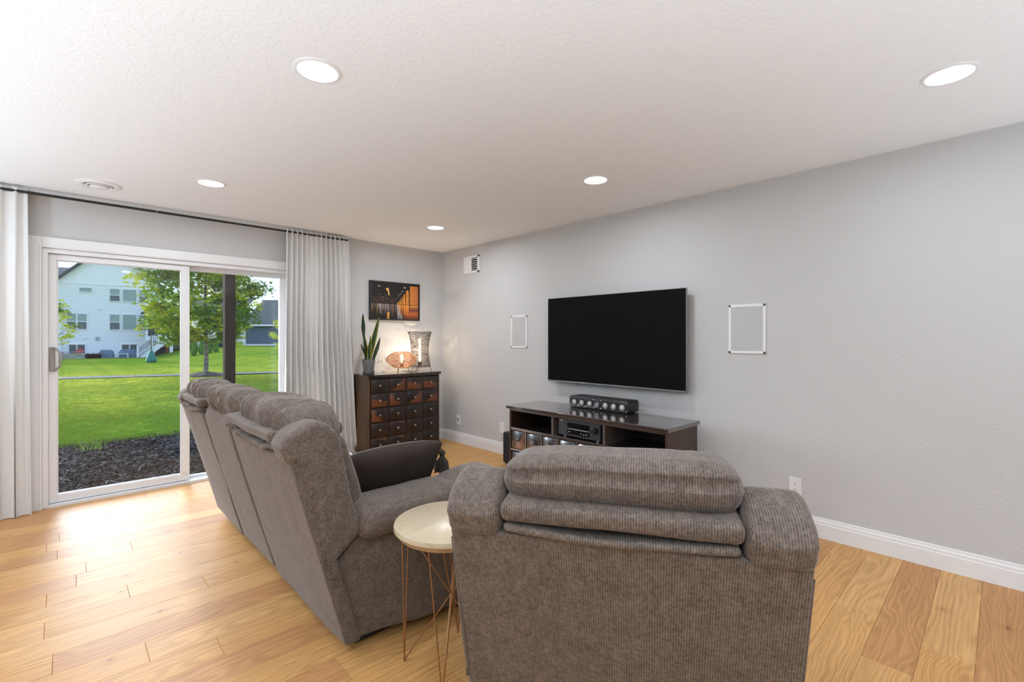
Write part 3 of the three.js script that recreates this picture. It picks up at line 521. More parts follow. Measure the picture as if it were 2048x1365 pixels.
{
  const t = thing('centre_speaker', 'long black speaker with six pale cones on top of the console', 'speaker', [-0.25, 0.70, 2.70]);
  const hw = 0.305, hh = 0.0505, prof = (a, b, r) => { const s = new THREE.Shape(); s.moveTo(-a + r, -b); s.lineTo(a - r, -b); s.absarc(a - r, -b + r, r, -Math.PI / 2, 0); s.lineTo(a, b - r); s.absarc(a - r, b - r, r, 0, Math.PI / 2); s.lineTo(-a + r, b); s.absarc(-a + r, b - r, r, Math.PI / 2, Math.PI); s.lineTo(-a, -b + r); s.absarc(-a + r, -b + r, r, Math.PI, Math.PI * 1.5); return s; };
  const ex = (s, d, bev) => toCreasedNormals(new THREE.ExtrudeGeometry(s, { depth: d, bevelEnabled: bev > 0, bevelSize: bev, bevelThickness: bev, bevelOffset: -bev, bevelSegments: 3, curveSegments: 10 }), 0.6).rotateY(-Math.PI / 2);
  part(t, 'cabinet', buv(ex(prof(hw, hh, 0.024), 0.15, 0.003).translate(0.08, hh + 0.002, 0)), M([0.032, 0.03, 0.028], 0.45, { map: scaled(darkWood, 4, 4) }));
  part(t, 'baffle', buv(ex(prof(hw - 0.006, hh - 0.006, 0.02), 0.006, 0.0015).translate(-0.07, hh + 0.002, 0)), M([0.020, 0.023, 0.03], 0.14));
  const cone = lathe([[0, 0.002], [0.008, 0.006], [0.016, 0.003], [0.019, -0.001], [0.022, 0.004]], 36), mCone = M([0.62, 0.57, 0.51], 0.35, { metalness: 0.3 });
  [-0.244, -0.162, -0.077, 0.084, 0.166, 0.248].forEach((z) => {
    const d = part(t, 'driver', lathe([[0.022, 0.004], [0.026, 0.007], [0.031, 0.006], [0.0335, 0.010], [0.0365, 0.008], [0.037, 0.0], [0.022, 0]], 40).rotateZ(Math.PI / 2).translate(-0.076, hh + 0.002, z), M([0.03, 0.03, 0.03], 0.4));
    part(d, 'cone', cone.clone().rotateZ(Math.PI / 2).translate(-0.077, hh + 0.002, z), mCone);
  });
  const tw = part(t, 'tweeter', lathe([[0.011, 0.003], [0.02, 0.004], [0.026, 0.010], [0.029, 0.010], [0.031, 0.0], [0.011, 0]], 36).rotateZ(Math.PI / 2).translate(-0.076, hh + 0.002, 0), M([0.16, 0.155, 0.15], 0.3, { metalness: 0.7 }));
  part(tw, 'dome', new THREE.SphereGeometry(0.0115, 20, 12).scale(0.6, 1, 1).translate(-0.078, hh + 0.002, 0), M([0.42, 0.42, 0.40], 0.4, { metalness: 0.6 }));
  for (const z of [-0.037, 0.038]) for (const y of [-0.034, 0.034]) part(t, 'screw', lathe([[0, 0.003], [0.005, 0.002], [0.0055, 0], [0, 0]], 14).rotateZ(Math.PI / 2).translate(-0.0765, hh + 0.002 + y, z), mChrome);
  for (const z of [-0.285, 0.285]) for (const y of [-0.03, 0.03]) part(t, 'grille_magnet', lathe([[0, 0.003], [0.004, 0.0025], [0.0045, 0], [0, 0]], 14).rotateZ(Math.PI / 2).translate(-0.0765, hh + 0.002 + y, z), mChrome);
}
{
  const t = thing('subwoofer', 'black box subwoofer on the floor at the left end of the console', 'subwoofer', [-0.145, 0, 1.65]);
  part(t, 'cabinet', bx(-0.115, 0.12, 0.012, 0.33, -0.195, 0.195, 0.006), M([0.022, 0.023, 0.026], 0.5));
  part(t, 'front_grille', bx(-0.128, -0.113, 0.02, 0.322, -0.188, 0.188, 0.006), M([0.016, 0.017, 0.019], 0.8));
  for (const x of [-0.09, 0.09]) for (const z of [-0.16, 0.16]) part(t, 'foot', cyl(0.016, 0.014, 0.013, 16).translate(x, 0.0065, z), mBlack);
}

/* ---------- apothecary chest and what stands on it ---------- */
{
  const t = thing('apothecary_chest', 'dark worn wooden chest of twenty small drawers in the corner', 'chest of drawers', [-0.793, 0, 0.22]), X = (x) => x + 0.793, Z = (z) => z - 0.22;
  part(t, 'top_board', bx(X(-1.258), X(-0.318), 0.888, 0.915, Z(0.024), Z(0.415), 0.004), M([0.055, 0.034, 0.024], 0.16, { map: scaled(darkWood, 2, 1.2), clearcoat: 0.6, clearcoatRoughness: 0.08 }));
  part(t, 'side_board', bx(X(-1.25), X(-1.228), 0, 0.888, Z(0.03), Z(0.395), 0.002), M([0.17, 0.11, 0.065], 0.4, { map: scaled(darkWood, 3, 1.2) })); part(t, 'side_board', bx(X(-0.353), X(-0.333), 0, 0.888, Z(0.03), Z(0.395), 0.002), mEspressoSide);
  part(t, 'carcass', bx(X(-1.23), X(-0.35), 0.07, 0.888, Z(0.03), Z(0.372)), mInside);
  part(t, 'plinth', bx(X(-1.24), X(-0.345), 0, 0.072, Z(0.05), Z(0.382), 0.002), mEspresso);
  part(t, 'face_rail', bx(X(-1.23), X(-0.352), 0.874, 0.889, Z(0.372), Z(0.396), 0.002), mEspresso);
  const x0 = -1.2285, cw = 0.2195, y0 = 0.876, ch = 0.1605, kinds = ['nrbb', 'blrd', 'lnnn', 'nfnn', 'ffnn'];
  for (let i = 0; i < 5; i++) part(t, 'face_rail', bx(X(-1.23), X(-0.352), y0 - (i + 1) * ch - 0.007, y0 - (i + 1) * ch + 0.006, Z(0.372), Z(0.394), 0.0015), mEspresso);
  for (let i = 1; i < 4; i++) part(t, 'face_stile', bx(X(x0 + i * cw - 0.009), X(x0 + i * cw + 0.009), 0.072, 0.876, Z(0.372), Z(0.394), 0.0015), mEspresso);
  const gD = buv(toCreasedNormals(new RoundedBoxGeometry(cw - 0.023, ch - 0.018, 0.024, 2, 0.004), 0.8)); unitUV(gD, 'x'); const gK = lathe(knobPts, 20).scale(1.15, 1.15, 1.15).rotateX(Math.PI / 2).translate(0, 0, 0.012), mK = M([0.34, 0.23, 0.165], 0.35);
  for (let r = 0; r < 5; r++) for (let c = 0; c < 4; c++) {
    const d = part(t, 'drawer', gD, wornMats[kinds[r][c]]); d.position.set(X(x0 + (c + 0.5) * cw), y0 - (r + 0.5) * ch, Z(0.388));
    part(d, 'knob', gK, mK);
  }
}
{ // framed night photograph of a stone bridge
  const t = thing('framed_picture', 'black framed night city photograph with an orange lit stone bridge', 'picture', [-0.71, 1.759, 0]);
  const w = 0.333, h = 0.229, b = 0.017;
  part(t, 'frame', [bx(-w, w, h - b, h, 0, 0.04, 0.002), bx(-w, w, -h, -h + b, 0, 0.04, 0.002), bx(-w, -w + b, -h, h, 0, 0.04, 0.002), bx(w - b, w, -h, h, 0, 0.04, 0.002)], M([0.02, 0.021, 0.023], 0.4));
  const c = document.createElement('canvas'), CW = c.width = 960, CHh = c.height = 640, g = c.getContext('2d');
  g.fillStyle = '#1d1714'; g.fillRect(0, 0, CW, CHh);
  const hz = 370;
  for (let i = 0; i < 70; i++) { const x = rr(0, 600), hh = rr(30, 190) * (1 - Math.abs(x - 260) / 900), ww = rr(14, 44); g.fillStyle = ['#2a201b', '#231a17', '#33261f'][i % 3]; g.fillRect(x, hz - hh, ww, hh); for (let k = 0; k < hh / 6; k++) if (R() < 0.5) { g.fillStyle = ['#d8a860', '#efe2cf', '#8d5b3a', '#b9763c'][Math.floor(R() * 4)]; g.fillRect(x + rr(0, ww), hz - rr(4, hh), rr(2, 7), rr(2, 4)); } }
  g.fillStyle = '#e8b45a'; g.beginPath(); g.moveTo(290, 90); g.lineTo(340, 85); g.lineTo(365, 215); g.lineTo(338, 220); g.lineTo(322, 140); g.lineTo(296, 130); g.fill();
  for (let i = 0; i < 6; i++) { g.fillStyle = '#e9dcc5'; g.fillRect(rr(20, 560), rr(180, 350), rr(20, 60), 3); }
  for (const [x, y, r] of [[150, 62, 11], [176, 66, 6], [672, 58, 13], [622, 130, 10], [588, 178, 8], [560, 210, 6], [540, 236, 5]]) { g.fillStyle = '#fff3df'; g.beginPath(); g.arc(x, y, r, 0, 7); g.fill(); }
  for (let i = 0; i < 80; i++) { const x = rr(0, 600), ww = rr(3, 12); const gr = g.createLinearGradient(0, hz, 0, CHh); const col = ['232,176,96', '220,210,205', '90,70,80', '150,88,40', '60,70,110', '190,205,220'][Math.floor(R() * 6)]; gr.addColorStop(0, `rgba(${col},0.75)`); gr.addColorStop(1, `rgba(${col},0.15)`); g.fillStyle = gr; g.fillRect(x, hz + 6, ww, rr(60, 270)); }
  g.fillStyle = 'rgba(232,160,70,0.9)'; g.fillRect(310, 520, 48, 120); g.fillStyle = 'rgba(215,222,228,0.55)'; g.beginPath(); g.moveTo(500, 380); g.lineTo(540, 380); g.lineTo(640, 640); g.lineTo(520, 640); g.fill();
  const grd = g.createLinearGradient(480, 0, CW, 0); grd.addColorStop(0, '#ffb53a'); grd.addColorStop(0.5, '#d98736'); grd.addColorStop(1, '#c9773d');
  g.fillStyle = '#16110e'; g.beginPath(); g.moveTo(480, hz - 40); g.lineTo(CW, -180); g.lineTo(CW, hz + 6); g.lineTo(480, hz + 6); g.fill();
  g.fillStyle = grd; g.fillRect(782, 24, 178, hz - 24);
  for (const [x0, x1, top] of [[694, 762, 84], [640, 680, 160], [604, 628, 214], [576, 594, 250], [552, 568, 276], [530, 545, 298], [505, 526, 318]]) { g.fillStyle = grd; g.beginPath(); g.moveTo(x0, hz); g.lineTo(x0 + 3, top + 60); g.quadraticCurveTo((x0 + x1) / 2, top - 30, x1 - 3, top + 60); g.lineTo(x1, hz); g.fill(); }
  for (let i = 0; i < 420; i++) { const x = R() < 0.6 ? rr(785, 955) : rr(690, 765), y = rr(40, hz - 4); if (x < 770 && y < 150) continue; g.fillStyle = ['rgba(90,40,15,0.55)', 'rgba(255,205,110,0.5)', 'rgba(60,25,12,0.5)'][i % 3]; g.fillRect(x, y, rr(4, 18), rr(2, 5)); }
  g.fillStyle = '#20120c'; g.fillRect(600, hz, 360, 12);
  for (const [x0, x1] of [[782, 960], [690, 764], [640, 684], [600, 630], [560, 592], [520, 552]]) { const q = g.createLinearGradient(0, hz + 10, 0, CHh); q.addColorStop(0, '#e89a3c'); q.addColorStop(0.35, x0 > 780 ? '#6a3a34' : '#c9772c'); q.addColorStop(0.6, '#b5642a'); q.addColorStop(1, '#7c3b1b'); g.fillStyle = q; g.beginPath(); g.moveTo(x0, hz + 10); g.lineTo(x1, hz + 10); g.lineTo(x1, CHh); g.lineTo(x0 + (700 - x0) * 0.25, CHh); g.fill(); }
  const ct = new THREE.CanvasTexture(c); ct.colorSpace = THREE.SRGBColorSpace;
  const p = bx(-w + b, w - b, -h + b, h - b, 0.016, 0.024); unitUV(p, 'x');
  part(t, 'print', p, M(0xffffff, 0.35, { map: ct }));
}
{ // snake plant
  const t = thing('snake_plant', 'snake plant with yellow-edged leaves in a grey pot on the chest', 'plant', [-1.163, 0.915, 0.235]);
  const conc = tex(256, 256, (u, v) => 0.8 + 0.3 * (fbm(u * 12, v * 12, 901, 3, 12, 12) - 0.5)), mPot = M([0.27, 0.26, 0.25], 0.85, { map: conc });
  part(t, 'saucer', lathe([[0, 0.004], [0.054, 0.004], [0.056, 0.042], [0.059, 0.043], [0.063, 0.042], [0.060, 0.0], [0, 0]], 40), mPot);
  part(t, 'pot', lathe([[0, 0.006], [0.05, 0.006], [0.056, 0.05], [0.072, 0.166], [0.066, 0.166], [0.062, 0.14], [0, 0.14]], 44), mPot);
  part(t, 'soil', lathe([[0, 0.149], [0.03, 0.150], [0.063, 0.145]], 24), M([0.03, 0.02, 0.015], 1));
  const leafT = tex(64, 256, (u, v) => { const e = Math.abs(u - 0.5) * 2, b = fbm(u * 3, v * 26, 911, 2); const y = sm(0.66, 0.8, e); return [lerp(0.10 + b * 0.13, 0.72, y), lerp(0.17 + b * 0.17, 0.68, y), lerp(0.06 + b * 0.06, 0.20, y)]; }), leafD = tex(64, 256, (u, v) => { const e = Math.abs(u - 0.5) * 2, b = fbm(u * 3, v * 26, 915, 2), y = sm(0.86, 0.97, e) * 0.7; return [lerp(0.09 + b * 0.12, 0.6, y), lerp(0.15 + b * 0.15, 0.58, y), lerp(0.06 + b * 0.05, 0.2, y)]; });
  const mL = M(0xffffff, 0.45, { map: leafT, side: THREE.DoubleSide }), mLd = M(0xffffff, 0.45, { map: leafD, side: THREE.DoubleSide });
  const leaf = (base, tip, wid, twist, bend, narrow, mat) => {
    const n = 26, m = 6, pos = [], uv = [], ix = [];
    for (let s = 0; s < 2; s++) for (let i = 0; i <= n; i++) for (let j = 0; j <= m; j++) {
      const q = i / n, e = j / m - 0.5, ww = wid * (narrow ? lerp(0.32, 1, sm(0.45, 0.72, q)) * Math.pow(1 - q, q > 0.72 ? 0.55 : 0.0) * (q > 0.72 ? Math.pow(1 / 0.28, 0.55) : 1) : (0.55 + 0.45 * Math.sin(Math.min(1, q * 1.5) * 1.57)) * Math.pow(clamp((1 - q) / 0.45), 0.6));
      const a = twist * q + (narrow ? 0 : 0.2), cx = lerp(base[0], tip[0], q) + bend[0] * Math.sin(q * 3.14), cz = lerp(base[2], tip[2], q) + bend[1] * Math.sin(q * 3.14), cy = lerp(base[1], tip[1], q), cup = 0.35 * ww * (4 * e * e - 0.3) + (s ? -0.0035 : 0);
      pos.push(cx + Math.cos(a) * e * ww - Math.sin(a) * cup, cy, cz + Math.sin(a) * e * ww + Math.cos(a) * cup); uv.push(j / m, q);
    }
    const N = (n + 1) * (m + 1);
    for (let s = 0; s < 2; s++) for (let i = 0; i < n; i++) for (let j = 0; j < m; j++) { const k = s * N + i * (m + 1) + j; s ? ix.push(k, k + m + 1, k + 1, k + 1, k + m + 1, k + m + 2) : ix.push(k, k + 1, k + m + 1, k + 1, k + m + 2, k + m + 1); }
    const g = new THREE.BufferGeometry(); g.setAttribute('position', new THREE.Float32BufferAttribute(pos, 3)); g.setAttribute('uv', new THREE.Float32BufferAttribute(uv, 2)); g.setIndex(ix); g.computeVertexNormals();
    part(t, 'leaf', g, mat);
  };
  leaf([-0.03, 0.14, 0.0], [-0.082, 0.67, 0.03], 0.043, 0.3, [-0.01, 0], true, mLd);
  leaf([0.01, 0.14, -0.01], [0.118, 0.645, 0.02], 0.058, 0.25, [-0.004, 0], false, mL);
  leaf([0.035, 0.14, 0.02], [0.122, 0.405, 0.03], 0.048, -0.4, [0.0, 0], false, mLd);
  leaf([-0.03, 0.14, 0.02], [-0.118, 0.335, 0.05], 0.030, 0.8, [0.012, 0], false, mLd);
  leaf([-0.004, 0.14, 0.03], [0.004, 0.39, 0.045], 0.05, 0.1, [-0.012, 0], false, mL);
  leaf([-0.025, 0.14, -0.02], [-0.038, 0.405, -0.01], 0.042, -0.3, [0.004, 0], false, mL);
  leaf([-0.02, 0.14, -0.03], [-0.04, 0.5, -0.03], 0.018, 0.9, [0.004, 0], false, mLd);
  leaf([0.03, 0.14, -0.02], [0.035, 0.43, -0.03], 0.03, 0.5, [0.006, 0], false, mL);
}
// woven table lamps with filament bulbs
function weave(parent, prof, nV, nH, mat, rw, H) {
  const list = [], at = (v) => { for (let i = 0; i + 1 < prof.length; i++) if (v <= prof[i + 1][1]) { const [a, ya] = prof[i], [b, yb] = prof[i + 1]; return lerp(a, b, clamp((v - ya) / (yb - ya))); } return prof[prof.length - 1][0]; };
  const y0 = prof[0][1], y1 = prof[prof.length - 1][1];
  for (let i = 0; i < nV; i++) { const a = i / nV * 6.2832, pts = []; for (let k = 0; k <= 12; k++) { const y = lerp(y0, y1, k / 12), r = at(y) + rr(-0.001, 0.001); pts.push([Math.cos(a + rr(-0.02, 0.02)) * r, y, Math.sin(a + rr(-0.02, 0.02)) * r]); } list.push(tube(pts, rw, 14, 4)); }
  for (let i = 0; i <= nH; i++) { const y = lerp(y0, y1, i / nH), pts = [], r0 = at(y); for (let k = 0; k < 28; k++) { const a = k / 28 * 6.2832, r = r0 + (k % 2 ? 0.0012 : -0.0012); pts.push([Math.cos(a) * r, y + rr(-0.0022, 0.0022), Math.sin(a) * r]); } list.push(tube(pts, rw * (i === 0 || i === nH ? 1.6 : 0.9), 56, 4, true)); }
  const loose = []; for (let i = 0; i < H; i++) { const a = R() * 6.28, ya = rr(y0, y1), l = rr(0.2, 0.7), dy = rr(-0.03, 0.03), pts = []; for (let k = 0; k <= 6; k++) { const q = a + l * k / 6, y = clamp(ya + dy * k / 6, y0, y1), r = at(y) + 0.001; pts.push([Math.cos(q) * r, y, Math.sin(q) * r]); } loose.push(tube(pts, rw * 0.9, 8, 4)); }
  part(parent, 'shade', list.concat(loose), mat);
}
const mBulb = new THREE.MeshPhysicalMaterial({ color: 0xfff0dd, emissive: new THREE.Color(1, 0.72, 0.42), emissiveIntensity: 3.5, roughness: 0.3 });
{
  const t = thing('woven_lamp', 'low rounded rattan table lamp with a lit bulb on the chest', 'lamp', [-0.75, 0.915, 0.235], 0, 'woven lamps on the chest');
  const mR = M([0.40, 0.22, 0.12], 0.7);
  weave(t, [[0.075, 0.055], [0.13, 0.085], [0.165, 0.12], [0.178, 0.148], [0.165, 0.18], [0.13, 0.212], [0.075, 0.24]], 46, 26, mR, 0.0016, 200);
  for (let i = 0; i < 3; i++) { const a = i * 2.094 + 0.5; part(t, 'leg', rod([Math.cos(a) * 0.07, 0.056, Math.sin(a) * 0.07], [Math.cos(a) * 0.092, 0.002, Math.sin(a) * 0.092], 0.0028), mBlack); }
  part(t, 'socket', [lathe([[0, 0.05], [0.02, 0.05], [0.021, 0.105], [0.015, 0.112], [0, 0.112]], 24), rod([-0.075, 0.055, 0], [0.075, 0.055, 0], 0.002), rod([0, 0.055, -0.075], [0, 0.055, 0.075], 0.002)], M([0.2, 0.09, 0.05], 0.5));
  part(t, 'bulb', lathe([[0, 0.215], [0.012, 0.212], [0.022, 0.195], [0.024, 0.18], [0.02, 0.155], [0.012, 0.13], [0.011, 0.112], [0, 0.112]], 28), mBulb);
  const l = new THREE.PointLight(new THREE.Color(1, 0.80, 0.58), 0.34); l.position.set(0, 0.175, 0); l.shadow.radius = 0.5; t.add(l);
}
{
  const t = thing('woven_lamp', 'tall black woven table lamp with a long lit tube bulb on the chest', 'lamp', [-0.475, 0.915, 0.19], 0, 'woven lamps on the chest');
  weave(t, [[0.130, 0.055], [0.118, 0.10], [0.106, 0.18], [0.103, 0.25], [0.108, 0.34], [0.122, 0.42], [0.142, 0.475]], 40, 44, M([0.035, 0.026, 0.022], 0.6), 0.0014, 240);
  for (let i = 0; i < 3; i++) { const a = i * 2.094 + 0.35; part(t, 'leg', rod([Math.cos(a) * 0.118, 0.056, Math.sin(a) * 0.118], [Math.cos(a) * 0.145, 0.002, Math.sin(a) * 0.145], 0.003), mBlack); }
  part(t, 'socket', [lathe([[0, 0.05], [0.021, 0.05], [0.022, 0.11], [0.016, 0.116], [0, 0.116]], 24), rod([-0.128, 0.055, 0], [0.128, 0.055, 0], 0.0022), rod([0, 0.055, -0.128], [0, 0.055, 0.128], 0.0022)], M([0.06, 0.03, 0.02], 0.5));
  part(t, 'bulb', lathe([[0, 0.40], [0.008, 0.398], [0.014, 0.385], [0.0145, 0.14], [0.010, 0.116], [0, 0.116]], 24), mBulb);
  part(t, 'cord', tube([[0.0, 0.06, 0.0], [-0.06, 0.02, 0.06], [-0.13, 0.004, 0.09], [-0.16, 0.004, 0.06], [-0.17, 0.003, -0.05], [-0.15, 0.003, -0.15]], 0.0025, 40, 6), mBlack);
  const l = new THREE.PointLight(new THREE.Color(1, 0.80, 0.58), 0.5); l.position.set(0, 0.26, 0); l.shadow.radius = 0.5; t.add(l);
}

/* ---------- outdoors ---------- */
const gy = (x, z) => -0.13 - 0.01 * sm(-4, -16, z) + clamp((-z - 20) / 36, 0, 1.8) * lerp(-0.56, 0.62, sm(2.5, 8.5, x));
part(struct('foundation'), 'foundation_wall', bx(RX - T, T, -0.6, -0.05, -0.15, RZ + T), M([0.3, 0.3, 0.29], 0.9));
const lawnT = tex(512, 512, (u, v) => { const a = fbm(u * 60, v * 60, 1001, 3, 60, 60), b = fbm(u * 8, v * 8, 1005, 3, 8, 8); const k = 0.55 + 0.75 * a * 0.8 + (b - 0.5) * 0.3; return [k * (0.95 + (b - 0.5) * 0.2), k, k * 0.92]; });
const grassTone = (x, z) => { // drier patches at random; greener near and far, yellower around the path
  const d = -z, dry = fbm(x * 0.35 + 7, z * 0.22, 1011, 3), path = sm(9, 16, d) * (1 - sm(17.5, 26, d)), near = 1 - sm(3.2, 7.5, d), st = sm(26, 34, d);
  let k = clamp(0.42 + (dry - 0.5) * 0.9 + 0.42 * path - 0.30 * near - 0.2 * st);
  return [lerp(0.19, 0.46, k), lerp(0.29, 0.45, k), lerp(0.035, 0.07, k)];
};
{
  const xs = [], zs = []; for (let i = 0; i <= 90; i++) { const t = i / 45 - 1; xs.push(2 + Math.sign(t) * Math.pow(Math.abs(t), 1.7) * 90); } for (let j = 0; j <= 120; j++) zs.push(-3.2 - Math.pow(j / 120, 1.9) * 190);
  const pos = [], col = [], uv = [], ix = [];
  zs.forEach((z0) => xs.forEach((x) => { const z = z0 === -3.2 ? -3.38 + 0.14 * fbm(x * 1.3, 0, 1015, 3) - 0.25 * (-3.6 - x) * 0.25 * (x < -1 ? 1 : 0) * 0 + (x + 3.6) * 0.2 * 0 : z0; pos.push(x, gy(x, z) + (fbm(x * 0.8, z * 0.8, 1017, 2) - 0.5) * 0.04, z); col.push(...grassTone(x, z)); uv.push(x / 3, z / 3); }));
  const n = xs.length; for (let j = 0; j + 1 < zs.length; j++) for (let i = 0; i + 1 < n; i++) { const k = j * n + i; ix.push(k, k + 1, k + n, k + 1, k + n + 1, k + n); }
  const g = new THREE.BufferGeometry(); g.setAttribute('position', new THREE.Float32BufferAttribute(pos, 3)); g.setAttribute('color', new THREE.Float32BufferAttribute(col, 3)); g.setAttribute('uv', new THREE.Float32BufferAttribute(uv, 2)); g.setIndex(ix); g.computeVertexNormals();
  const lawn = struct('lawn', [0, 0, 0], 0, 'sunlit mown lawn behind the house');
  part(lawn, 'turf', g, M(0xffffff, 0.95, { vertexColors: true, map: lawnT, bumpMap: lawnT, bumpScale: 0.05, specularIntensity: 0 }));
  // grass blades near the house
  const blade = new THREE.BufferGeometry(), bp = []; for (let k = 0; k < 6; k++) { const a = k * 1.05 + 0.3, l = 0.5 + 0.5 * ((k * 37) % 10) / 10, x = Math.cos(a * 2.3) * 0.02, z = Math.sin(a * 1.7) * 0.02; bp.push(x - 0.003 * Math.cos(a), 0, z - 0.003 * Math.sin(a), x + 0.003 * Math.cos(a), 0, z + 0.003 * Math.sin(a), x + Math.cos(a) * 0.03, 0.06 * l, z + Math.sin(a) * 0.03); }
  blade.setAttribute('position', new THREE.Float32BufferAttribute(bp, 3)); blade.computeVertexNormals();
  const N = 70000, im = new THREE.InstancedMesh(blade, M(0xffffff, 0.8, { side: THREE.DoubleSide, transmission: 0.25, thickness: 0, specularIntensity: 0.2 }), N), m = new THREE.Matrix4(), q = new THREE.Quaternion(), e = new THREE.Euler(), c = new THREE.Color();
  for (let i = 0; i < N; i++) {
    const d = 3.3 + Math.pow(R(), 1.5) * 11, x = -3.6 + (d + 5.08) * rr(-0.12, 0.42) + rr(-0.3, 0.3), z = -d, s = rr(0.5, 1.25) * (d < 3.8 ? 1.1 : 0.75);
    m.compose(new THREE.Vector3(x, gy(x, z) - 0.005, z), q.setFromEuler(e.set(rr(-0.3, 0.3), R() * 6.28, rr(-0.3, 0.3))), new THREE.Vector3(s, s, s)); im.setMatrixAt(i, m);
    const gs = grassTone(x, z), k = rr(0.75, 1.25); im.setColorAt(i, c.setRGB(gs[0] * k * 0.95, gs[1] * k, gs[2] * k));
  }
  im.name = 'grass'; im.userData = { label: 'short mown green grass along the mulch bed and across the near lawn', category: 'grass', kind: 'stuff' }; scene.add(im);
}
{ // mulch bed under the deck
  const bed = struct('mulch_bed', [0, 0, 0], 0, 'dark shredded bark bed outside the glass door');
  const g = new THREE.PlaneGeometry(16, 3.6, 200, 60).rotateX(-Math.PI / 2).translate(0.5, 0, -1.85), p = g.attributes.position;
  for (let i = 0; i < p.count; i++) { const x = p.getX(i), z = p.getZ(i); p.setY(i, -0.118 + (fbm(x * 4, z * 4, 1021, 3) - 0.5) * 0.05 - 0.05 * sm(-3.3, -3.65, z)); } g.computeVertexNormals();
  part(bed, 'bark_base', buv(g), M([0.008, 0.0075, 0.007], 1));
  const chip = new THREE.BoxGeometry(0.055, 0.006, 0.009), N = 26000, im = new THREE.InstancedMesh(chip, M(0xffffff, 0.85, { specularIntensity: 0.35 }), N), m = new THREE.Matrix4(), q = new THREE.Quaternion(), e = new THREE.Euler(), c = new THREE.Color();
  for (let i = 0; i < N; i++) {
    const z = rr(-3.52, -0.2), x = rr(-4.6, 0.6), s = rr(0.4, 1.5); m.compose(new THREE.Vector3(x, -0.112 + rr(-0.012, 0.022), z), q.setFromEuler(e.set(rr(-0.5, 0.5), R() * 6.28, rr(-0.45, 0.45))), new THREE.Vector3(s, rr(0.6, 1.4), rr(0.6, 1.5))); im.setMatrixAt(i, m);
    const k = Math.pow(R(), 3), t = R(); im.setColorAt(i, c.setRGB(0.009 + 0.13 * k, 0.0085 + 0.122 * k, 0.0085 + (0.11 + 0.012 * t) * k));
  }
  im.name = 'bark_mulch'; im.userData = { label: 'dark shredded bark chips spread outside the glass door', category: 'mulch', kind: 'stuff' }; scene.add(im);
  const t = thing('grass_tuft', 'small green grass tuft growing in the dark mulch near the lawn edge', 'grass', [-3.36, -0.11, -2.9]);
  const b = []; for (let i = 0; i < 34; i++) { const a = R() * 6.28, l = rr(0.10, 0.24), x = rr(-0.12, 0.16), z = rr(-0.06, 0.06); b.push(new THREE.ConeGeometry(0.004, l, 3).translate(0, l / 2, 0).rotateZ(rr(-0.8, 0.8)).rotateY(a).translate(x, 0, z)); }
  part(t, 'blades', b, M([0.26, 0.40, 0.05], 0.7));
}
{ // path across the lawn
  const g = new THREE.PlaneGeometry(60, 1.15, 90, 2).rotateX(-Math.PI / 2), p = g.attributes.position;
  for (let i = 0; i < p.count; i++) { const x = p.getX(i), z = -17.15 + x * 0.33 + p.getZ(i); p.setXYZ(i, x, gy(x, z) + 0.028, z); } g.computeVertexNormals();
  part(struct('path', [0, 0, 0], 0, 'narrow grey asphalt path across the lawn'), 'asphalt', buv(g), M([0.10, 0.10, 0.105], 0.9, { map: scaled(lawnT, 0.5, 0.5) }));
}
{ // deck post and the deck it carries
  const d = struct('deck_beam', [0, 0, 0], 0, 'timber beam on the deck post');
  const grainT = tex(256, 1024, (u, v) => { const w = fbm(u * 2, v * 5, 1031, 3), k = 0.55 + 0.45 * (0.5 + 0.5 * Math.sin((Math.abs(u - 0.5 + (w - 0.5) * 0.5) * 16 + v * 3) * 6.28 * 0.6)) * 0.7 + (fbm(u * 40, v * 12, 1035, 2) - 0.5) * 0.4; return [k, k * 0.97, k * 0.93]; });
  const mPost = M([0.085, 0.058, 0.040], 0.9, { map: scaled(grainT, 1, 0.9), bumpMap: scaled(grainT, 1, 0.9), bumpScale: 0.002, specularIntensity: 0.2 });
  const p = thing('deck_post', 'square dark brown timber deck post standing outside the fixed pane', 'post', [-1.775, gy(-1.8, -3.05), -3.07]), y = gy(-1.8, -3.05);
  const pg = bx(-0.07, 0.07, 0, 2.62 - y, -0.07, 0.07, 0.004); { const uv = pg.attributes.uv; for (let i = 0; i < uv.count; i++) uv.setX(i, uv.getX(i) / 0.14); }
  part(p, 'shaft', pg, mPost); part(p, 'base_bracket', bx(-0.075, 0.075, 0, 0.09, -0.075, 0.075, 0.003), M([0.4, 0.4, 0.4], 0.4, { metalness: 0.7 }));
  part(d, 'beam', bx(-5.4, 0.9, 2.62, 2.86, -3.14, -3.0), mPost);
}
